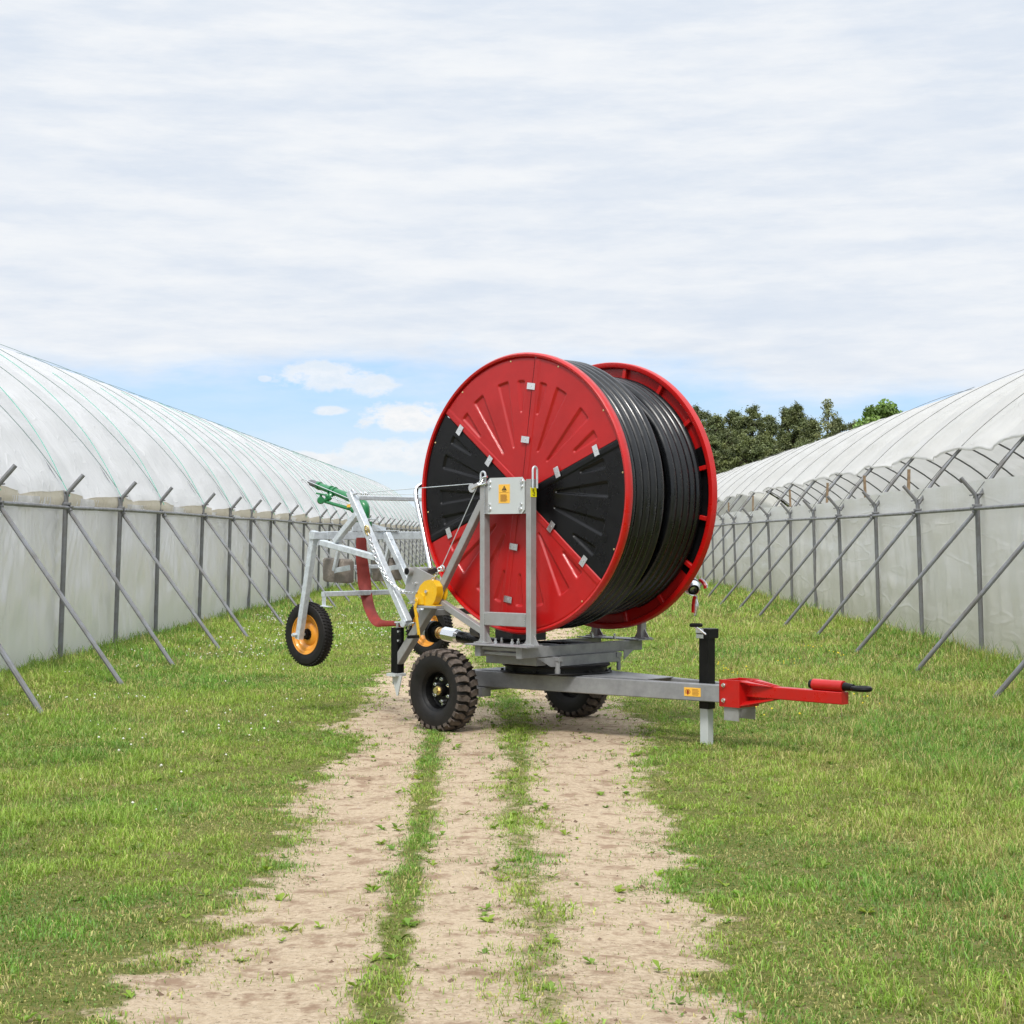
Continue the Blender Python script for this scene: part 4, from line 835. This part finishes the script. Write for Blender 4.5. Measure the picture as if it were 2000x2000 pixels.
# gun mount and gun
ugun = R.q(*c2_(800, 640), v=VB)[0]
g = MB(R); mp_ = np.array([ugun, VB, bz+.035]); 
g.prism([R.q(*c2_(x, y), v=VB+.04) for x, y in ((680, 632), (690, 560), (735, 550), (800, 552), (870, 575), (935, 612), (935, 632))], (0, -.008, 0)); g.prism([R.q(*c2_(x, y), v=VB-.10) for x, y in ((720, 632), (735, 556), (835, 556), (985, 600), (985, 632))], (0, -.008, 0))
g.box((ugun-.12, VB-.11, bz+.14), (ugun+.10, VB+.05, bz+.152)); g.box((ugun+.1, VB-.12, bz+.04), (ugun+.36, VB+.05, bz+.05)); g.build('gun_mount', GALV, cart)
gun = thing_part('sprinkler_gun', None, cart)
G = lambda x, y, du=0: R.q(*c2_(x, y), u=ugun+du)
g = MB(R); base = G(785, 545); g.cyl(base+(0, 0, -.04), base, .075, 20); g.cyl(base, G(788, 500), .05, 20); g.tube([G(790, 505), G(795, 450), G(785, 400), G(745, 365), G(690, 340), G(640, 322)], [.045, .044, .043, .042, .041, .04], 16, smooth=4)
g.cyl(G(650, 325), G(520, 275), .038, 18, .034); g.cyl(G(527, 277), G(515, 272), .042, 18); g.cyl(G(495, 266), G(483, 261), .042, 18); g.cyl(G(520, 275), G(375, 222), .034, 18, .031); g.cyl(G(392, 228), G(372, 220), .038, 18); g.build('barrel', GRN, gun)
g = MB(R); g.cyl(G(385, 226), G(312, 196), .034, 18, .03); g.cyl(G(312, 196), G(288, 188), .014, 10); g.build('nozzle', GUNG, gun)
g = MB(R); g.cyl(G(690, 440, -.03), G(420, 362, -.06), .018, 12, .014); g.ball(G(398, 355, -.06), .036, 12); g.cyl(G(398, 355, -.09), G(398, 355, -.02), .028, 12); g.bar(G(398, 330, -.06), G(400, 300, -.06), .02, .02); g.bar(G(365, 292, -.06), G(445, 308, -.06), .03, .014); g.tube([G(440, 355, -.06), G(475, 335, -.05), G(492, 300, -.03), G(495, 270, 0)], [.02, .024, .022, .02], 10, smooth=3); g.ball(G(460, 318, -.06), .024, 10); g.ball(G(690, 440, -.03), .03, 10); g.cyl(G(690, 440, -.03), G(740, 470, 0), .02, 10); g.build('drive_arm', GRN, gun)
g = MB(R); g.tube([G(470, 320, -.05), G(665, 390, -.05)], .005, 6); g.tube([G(690, 355, -.045), G(292, 187, -.045), G(270, 175, -.045), G(248, 166, -.045), G(231, 168, -.045), G(228, 185, -.045), G(238, 190, -.045)], .0042, 6, smooth=3); g.build('trip_rod', ZINC, gun)
g = MB(R); g.box(G(650, 405, -.06)-(.002, .025, .013), G(650, 405, -.06)+(.002, .02, .013)); g.build('gun_label', STK, gun)

# ------------------------------------------------------------------ grass
def blades(n, y0, y1, hmin, hmax, wmin, dens_fn, xr, seed):
    r = np.random.default_rng(seed); ys_ = np.sqrt(r.random(n)*(y1*y1-y0*y0)+y0*y0) ; xh = np.minimum(ys_*.33+1.0, 5.9); x_ = (r.random(n)*2-1)*xh + SK*ys_
    sm_ = sandmask(x_, ys_); keep = r.random(n) < dens_fn(x_, ys_, sm_); return x_[keep], ys_[keep], sm_[keep]
def dens(x, y, s):
    patch = .8+.4*sst(fbm(x, y, 1.7, 3, 33), .3, .62); return np.clip((1-s)**1.1*patch+.006+.10*(fbm(x, y, 3.2, 3, 70) > .63)+.25*(fbm(x, y, 9, 2, 71) > .80), 0, 1)
secs = [(4.6, 9.6, 250000), (9.6, 14, 240000), (14, 20, 210000), (20, 30, 170000), (30, 50, 120000), (50, 115, 60000)]
BX, BY, BS = [], [], []
for i, (a_, b_, n_) in enumerate(secs):
    x_, y_, s_ = blades(n_, a_, b_, 0, 0, 0, dens, 0, 90+i); BX.append(x_); BY.append(y_); BS.append(s_)
bx, by, bs = map(np.concatenate, (BX, BY, BS)); n = len(bx); r = rng
xp = bx-SK*by; wall = np.maximum(sst(-xp, 4.7, 5.6), sst(xp, 4.6, 5.7)); tuft = sst(fbm(bx, by, 1.1, 3, 40), .52, .72); right = sst(xp, 1.0, 2.2)
cl = fbm(bx, by, 5.5, 3, 47); cl2 = sst(cl, .32, .70)
side_h = (.6+1.0*cl2)*(.7+.5*sst(np.abs(xp+.2), 1.4, 3.0))
h = (.022+.045*r.random(n)**1.6)*(1+.8*tuft*(.3+.8*right)+1.3*wall*r.random(n)+.15*right)*side_h*(1-.25*(bs > .4)); h *= 1+.010*np.clip(by-14, 0, 60)
w = np.maximum(.0030, by*.00026)*(.7+.7*r.random(n)); broad = r.random(n) < (.34-.12*right); w = np.where(broad, w*2.3, w); h = np.where(broad, h*.6, h)
yaw = r.random(n)*2*pi; lean = np.where(broad, .9, .8)*r.random(n)+.3; ld = r.random(n)*2*pi
z0 = gz(bx, by)-.004; dx, dy = np.cos(yaw)*w/2, np.sin(yaw)*w/2; lx, ly = np.cos(ld)*h*lean, np.sin(ld)*h*lean
V = np.zeros((n, 5, 3)); V[:, 0] = np.stack([bx-dx, by-dy, z0], -1); V[:, 1] = np.stack([bx+dx, by+dy, z0], -1)
V[:, 2] = np.stack([bx+dx*.8+lx*.35, by+dy*.8+ly*.35, z0+h*.6], -1); V[:, 3] = np.stack([bx-dx*.8+lx*.35, by-dy*.8+ly*.35, z0+h*.6], -1); V[:, 4] = np.stack([bx+lx, by+ly, z0+h*(1-.45*lean)], -1)
g1, g2, g3, g4, g5 = map(np.array, ((.165, .33, .04), (.29, .42, .055), (.50, .47, .15), (.55, .46, .22), (.30, .19, .08)))
pa = sst(fbm(bx, by, .8, 4, 55), .30, .66)[:, None]; rnd = r.random(n)[:, None]; col = g1*(1-pa)+g2*pa; col = col*(.55+.75*r.random((n, 1)))*(.78+.45*cl2[:, None])
dry = (rnd < (.14+.24*sst(fbm(bx, by, 1.3, 3, 66), .48, .66)+.12*right)[:, None]); col = np.where(dry, g3*(.6+.5*r.random((n, 1)))+g4*.35*r.random((n, 1)), col)
red_ = (r.random((n, 1)) < .05*right[:, None]); col = np.where(red_, g5, col)
C = np.ones((n, 5, 4)); C[:, :, :3] = col[:, None, :]; C[:, :2, :3] *= .7  # blade feet darkened: shade between the blades is put into the colour
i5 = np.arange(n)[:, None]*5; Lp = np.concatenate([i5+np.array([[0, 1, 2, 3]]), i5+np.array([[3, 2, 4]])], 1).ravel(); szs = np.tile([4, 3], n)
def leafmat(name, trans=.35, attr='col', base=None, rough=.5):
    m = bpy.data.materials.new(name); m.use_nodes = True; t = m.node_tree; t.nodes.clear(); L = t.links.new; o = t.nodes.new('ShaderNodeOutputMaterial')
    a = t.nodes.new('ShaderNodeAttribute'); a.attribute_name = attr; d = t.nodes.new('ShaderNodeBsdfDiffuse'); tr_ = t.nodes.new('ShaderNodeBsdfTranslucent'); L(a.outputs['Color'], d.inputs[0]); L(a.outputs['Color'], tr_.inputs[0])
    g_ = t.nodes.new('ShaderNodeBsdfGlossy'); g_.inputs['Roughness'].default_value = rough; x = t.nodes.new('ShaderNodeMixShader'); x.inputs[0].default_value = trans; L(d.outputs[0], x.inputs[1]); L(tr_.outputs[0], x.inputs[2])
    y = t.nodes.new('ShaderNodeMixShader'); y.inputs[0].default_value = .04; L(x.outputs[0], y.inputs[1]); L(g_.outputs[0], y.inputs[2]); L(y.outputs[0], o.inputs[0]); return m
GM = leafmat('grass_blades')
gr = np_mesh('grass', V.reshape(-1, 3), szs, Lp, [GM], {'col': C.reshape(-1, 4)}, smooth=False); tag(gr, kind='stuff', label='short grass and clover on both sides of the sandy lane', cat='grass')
# tall weeds and grass stalks at the foot of the tunnel walls
def weeds():
    r = np.random.default_rng(5); n = 5200; y = 14+r.random(n)**1.6*60; sd_ = np.where(r.random(n) < .5, -1, 1); x = SK*y+sd_*(5.35+.42*r.random(n)**.6*1.0-.9*(r.random(n) < .2)*r.random(n)); clump = fbm(x, y, 1.2, 3, 77) > .5
    x, y, sd_ = x[clump], y[clump], sd_[clump]; n = len(x); h = (.10+.26*r.random(n)**2)*(.8+.4*(sd_ > 0)); w = np.maximum(.006, y*.00028); ld = r.random(n)*2*pi; ln = .15+.4*r.random(n); z = gz(x, y)
    V = np.zeros((n, 5, 3)); ya = r.random(n)*pi; dx, dy = np.cos(ya)*w/2, np.sin(ya)*w/2; lx, ly = np.cos(ld)*h*ln, np.sin(ld)*h*ln
    for k, (f_, hh, ww) in enumerate(((0, 0, -1), (0, 0, 1), (.4, .6, .8), (.4, .6, -.8), (1, .95, 0))): V[:, k] = np.stack([x+dx*ww+lx*f_, y+dy*ww+ly*f_, z+h*hh], -1)
    c = np.array([.10, .19, .03])*(1-.0)+r.random((n, 1))*np.array([.12, .12, .02]); C = np.ones((n, 5, 4)); C[:, :, :3] = c[:, None]
    i5 = np.arange(n)[:, None]*5; Lp = np.concatenate([i5+np.array([[0, 1, 2, 3]]), i5+np.array([[3, 2, 4]])], 1).ravel()
    o = np_mesh('tall_weeds', V.reshape(-1, 3), np.tile([4, 3], n), Lp, [GM], {'col': C.reshape(-1, 4)}, smooth=False); tag(o, kind='stuff', label='taller grass and weeds growing against the tunnel walls', cat='weeds')
weeds()
def pebbles():
    r = np.random.default_rng(15); m = MB(); n = 3600; y = np.sqrt(r.random(n)*(26**2-5**2)+25); x = SK*y-.25+(r.random(n)*2-1)*1.25; k = sandmask(x, y) > .4
    for a, b in zip(x[k], y[k]):
        s_ = .004+.011*r.random()**3; z = float(gz(a, b)); q = r.uniform(.6, 1.4, 6)*s_; m.m = int(r.random() < .55); m.add([(a+q[0], b+s_*.3, z), (a, b+q[1], z), (a-q[2], b, z), (a-s_*.3, b-q[3], z), (a, b, z+q[4]*.8), (a, b, z-s_)], [(0, 1, 4), (1, 2, 4), (2, 3, 4), (3, 0, 4), (1, 0, 5), (2, 1, 5), (3, 2, 5), (0, 3, 5)])
    m.build('pebbles', [mat('pale_pebble', (.42, .34, .26), .9), mat('dark_crumb', (.16, .105, .07), .95)], kind='stuff', label='small stones and dark crumbs of soil lying on the sandy lane', cat='pebbles')
pebbles()
def herbs():
    # low rosettes of broad leaves along the lane edges, on the strips and here and there on the sand
    r = np.random.default_rng(25); P_, C_ = [], []; n = 5200; y = np.sqrt(r.random(n)*(30**2-5**2)+25); x = SK*y-.2+r.normal(size=n)*1.5; sm_ = sandmask(x, y); k = r.random(n) < np.where(sm_ > .8, .10+.35*(fbm(x, y, 2.2, 3, 91) > .58), .8); x, y = x[k], y[k]
    for a, b in zip(x, y):
        z = float(gz(a, b)); nl = r.integers(4, 9); L0 = r.uniform(.015, .045); c = np.array([.16, .30, .035])*r.uniform(.6, 1.3)+np.array([.10, .06, 0])*r.random()
        for q in range(nl):
            t = r.random()*2*pi; l = L0*r.uniform(.6, 1.2); up = l*r.uniform(.2, .9); w_ = l*.28; d = np.array([cos(t), sin(t)]); e = np.array([-sin(t), cos(t)])
            p0 = np.array([a, b]); P_ += [(*p0, z), (*(p0+d*l*.55+e*w_), z+up*.7), (*(p0+d*l), z+up*.8), (*(p0+d*l*.55-e*w_), z+up*.7)]; C_ += [(*c, 1)]*4
    V_ = np.array(P_); o = np_mesh('low_herbs', V_, np.full(len(V_)//4, 4), np.arange(len(V_)), [GM], {'col': np.array(C_)}, smooth=False); tag(o, kind='stuff', label='small broad-leaved weeds on the sandy lane and its edges', cat='weeds')
herbs()
def flowers():
    r = np.random.default_rng(8); m = MB(); WH = mat('clover_white', (.75, .74, .66), .8); YF = mat('flower_yellow', (.80, .62, .03), .7)
    n = 1200; y = np.sqrt(r.random(n)*(34**2-9**2)+81); x = -(1.9+3.3*r.random(n))+SK*y; k = (fbm(x, y, 1.4, 3, 90) > .55); x, y = x[k], y[k]
    for a, b in zip(x, y): rr = r.uniform(.004, .010)*(1+.02*(b-10)); z = float(gz(a, b))+r.uniform(.05, .08); m.add([(a+rr, b, z), (a, b+rr, z), (a-rr, b, z), (a, b-rr, z), (a, b, z+rr), (a, b, z-rr)], [(0, 1, 4), (1, 2, 4), (2, 3, 4), (3, 0, 4), (1, 0, 5), (2, 1, 5), (3, 2, 5), (0, 3, 5)])
    m.m = 1
    for _ in range(9):
        cx, cy = r.uniform(1.8, 4.2), r.uniform(12, 24)
        for _ in range(7):
            a, b = cx+r.normal()*.12, cy+r.normal()*.3; rr = r.uniform(.006, .012); z = float(gz(a, b))+.08; m.add([(a+rr, b, z), (a, b+rr, z), (a-rr, b, z), (a, b-rr, z), (a, b, z+rr), (a, b, z-rr)], [(0, 1, 4), (1, 2, 4), (2, 3, 4), (3, 0, 4), (1, 0, 5), (2, 1, 5), (3, 2, 5), (0, 3, 5)])
    m.build('small_flowers', [WH, YF], kind='stuff', label='scattered white clover heads and yellow flowers in the grass', cat='flowers')
flowers()

# ------------------------------------------------------------------ trees behind the right-hand tunnel
TREEM = leafmat('tree_foliage', .15)
def crown_mesh(seed, H, Wd, kind):
    r = np.random.default_rng(seed); cl = []
    if kind == 'pine':
        nl = 150
        for i in range(nl):
            t = r.random()**.8; z = H*(.18+.80*t); rad = Wd*.5*(1.0-(t**2.0)*.86)*(.25+.85*r.random()**.7); a = r.random()*2*pi; cl.append((rad*cos(a), rad*sin(a), z, r.uniform(.34, .72)*(1.05-.5*t), r.uniform(.22, .42)*(1.05-.35*t)))
        cl.append((r.normal()*.15, r.normal()*.15, H*.985, .32, .30)); cl.append((r.normal()*.3, r.normal()*.3, H*.93, .5, .35)); cl.append((r.normal()*.5, 0, H*.88, .6, .4))
    elif kind == 'birch':
        for i in range(64):
            t = r.random(); z = H*(.35+.64*t); rad = Wd*.5*(1-t**1.6*.9)*r.random()**.4; a = r.random()*2*pi; cl.append((rad*cos(a), rad*sin(a), z, .34, .42))
    else:
        for i in range(60):
            t = r.random(); z = H*(.45+.53*t); rad = Wd*.5*math.sqrt(max(0, 1-(t*1.15-.35)**2*1.25))*r.random()**.35; a = r.random()*2*pi; cl.append((rad*cos(a), rad*sin(a), z, r.uniform(.5, .8), r.uniform(.4, .6)))
    per = {'pine': 270, 'birch': 60, 'oak': 200}[kind]; q = {'pine': .055, 'birch': .07, 'oak': .11}[kind]
    cc = np.repeat(np.array(cl), per, axis=0); n = len(cc); d = r.normal(size=(n, 3)); d /= np.linalg.norm(d, axis=1)[:, None]; rd = r.random((n, 1))**.45
    if kind == 'pine': rd = np.abs(r.normal(size=(n, 1)))*.62
    P = cc[:, :3]+d*rd*np.stack([cc[:, 3], cc[:, 3], cc[:, 4]], -1); nrm = r.normal(size=(n, 3)); nrm /= np.linalg.norm(nrm, axis=1)[:, None]; a = np.cross(nrm, r.normal(size=(n, 3))); a /= np.linalg.norm(a, axis=1)[:, None]; b = np.cross(nrm, a); s = q*(.5+r.random((n, 1)))
    lng = {'pine': 1.7, 'birch': 1.3, 'oak': 1.1}[kind]
    V = np.stack([P-a*s*lng, P-b*s*.6, P+a*s*lng, P+b*s*.6], 1)
    base = {'pine': np.array([.115, .145, .06]), 'birch': np.array([.19, .22, .11]), 'oak': np.array([.13, .22, .05])}[kind]
    cv = np.repeat(r.uniform(.7, 1.45, (len(cl), 1)), per, axis=0); warm = np.repeat(r.random((len(cl), 1)), per, axis=0); c = base*cv*(.75+.5*r.random((n, 1)))*(1+warm*np.array([.25, .12, -.1]))
    C = np.ones((n, 4, 4)); C[:, :, :3] = c[:, None]; return V, C, cl
def tree(name, label, x, y, H, Wd, kind, seed, group='trees behind the right tunnel'):
    root = thing(name, (x, y, 0), label=label, cat='tree', group=group)
    V, C, cl = crown_mesh(seed, H, Wd, kind); n = len(V); o = np_mesh('crown', V.reshape(-1, 3), np.full(n, 4), np.arange(n*4), [TREEM], {'col': C.reshape(-1, 4)}, smooth=False); o.parent = root
    r = random.Random(seed); m = MB(); tw = .16 if kind != 'birch' else .08
    m.tube([(0, 0, -.1), (r.uniform(-.1, .1), 0, H*.3), (r.uniform(-.25, .25), r.uniform(-.2, .2), H*.65), (0, 0, H*.95)], [tw, tw*.8, tw*.5, .03], 8, smooth=4)
    for c in cl[::2]: z0_ = max(.5, c[2]-abs(c[0])*.45-.4); m.tube([(0, 0, z0_), (c[0]*.5, c[1]*.5, (z0_+c[2])/2+.1), (c[0], c[1], c[2])], [.05, .035, .015], 5)
    t = m.build('trunk', BARK, root, origin=(0, 0, 0)); t.location = (0, 0, 0); root.rotation_euler.z = 0
D0 = 118.; DK = 1.14   # the wood stands clear of the tunnel ends
def tx(px, D): return (px-1000)/FPX*D
def tz(py, D): return CAMZ+(1050-py)/FPX*D
spec = [(1340, 800, 112, 4.2, 'tall dark pine directly beside the reel rim, partly hidden by it'), (1367, 792, 118, 4.0, 'dark pine with a pointed top just right of the reel'), (1400, 812, 110, 3.8, 'lower dark pine in the dense part of the row near the reel'), (1434, 802, 120, 4.4, 'broad dark pine in the dense part of the row left of the tallest crown'),
        (1468, 793, 114, 3.8, 'tallest bushy pine in the middle of the dense row'), (1502, 812, 118, 3.6, 'drooping dark pine left of the sky gap'), (1538, 796, 122, 2.2, 'narrow pine on the sky gap, thin crown showing sky'), (1558, 788, 116, 2.8, 'slim tall pine with the highest spiky top, right of the sky gap'),
        (1588, 818, 112, 3.4, 'low dark pine between the slim tall pine and the pale birch'), (1638, 818, 116, 3.4, 'dark pine just right of the pale birch'), (1668, 824, 120, 3.6, 'small dark pine next to the round green tree'), (1700, 836, 124, 3.6, 'dark pine mostly hidden behind the tunnel roof under the round green tree'),
        (1300, 840, 126, 4.4, 'dark pine hidden behind the reel flange'), (1240, 880, 128, 4.4, 'dark pine behind the wound hose')]
for i, (px, py, D, wd_, lb) in enumerate(spec): D *= DK; tree('pine_tree', lb, tx(px, D), D, tz(py, D), wd_*1.3, 'pine', 100+i)
for i, (px, py, D, wd_) in enumerate([(1384, 850, 104, 4.6), (1420, 845, 105, 4.6), (1455, 850, 103, 4.4), (1492, 850, 105, 4.2), (1570, 860, 104, 3.8), (1610, 850, 106, 4)]):
    tree('pine_tree', ['lower pine branches in front of the row, nearest the reel', 'second lower front pine from the reel', 'third lower front pine from the reel', 'fourth lower front pine, left of the sky gap', 'lower front pine under the slim tall pine', 'lower front pine below the pale birch'][i], tx(px, D*DK), D*DK, tz(py, D*DK), wd_*1.3, 'pine', 140+i)
tree('birch_tree', 'pale thin feathery birch with sky showing through, among dark pines', tx(1619, 123), 123, tz(784, 123), 3.5, 'birch', 200)
tree('oak_tree', 'round bright green leafy tree right of the pines, above the tunnel roof', tx(1721, 114), 114, tz(789, 114), 3.1, 'oak', 210)
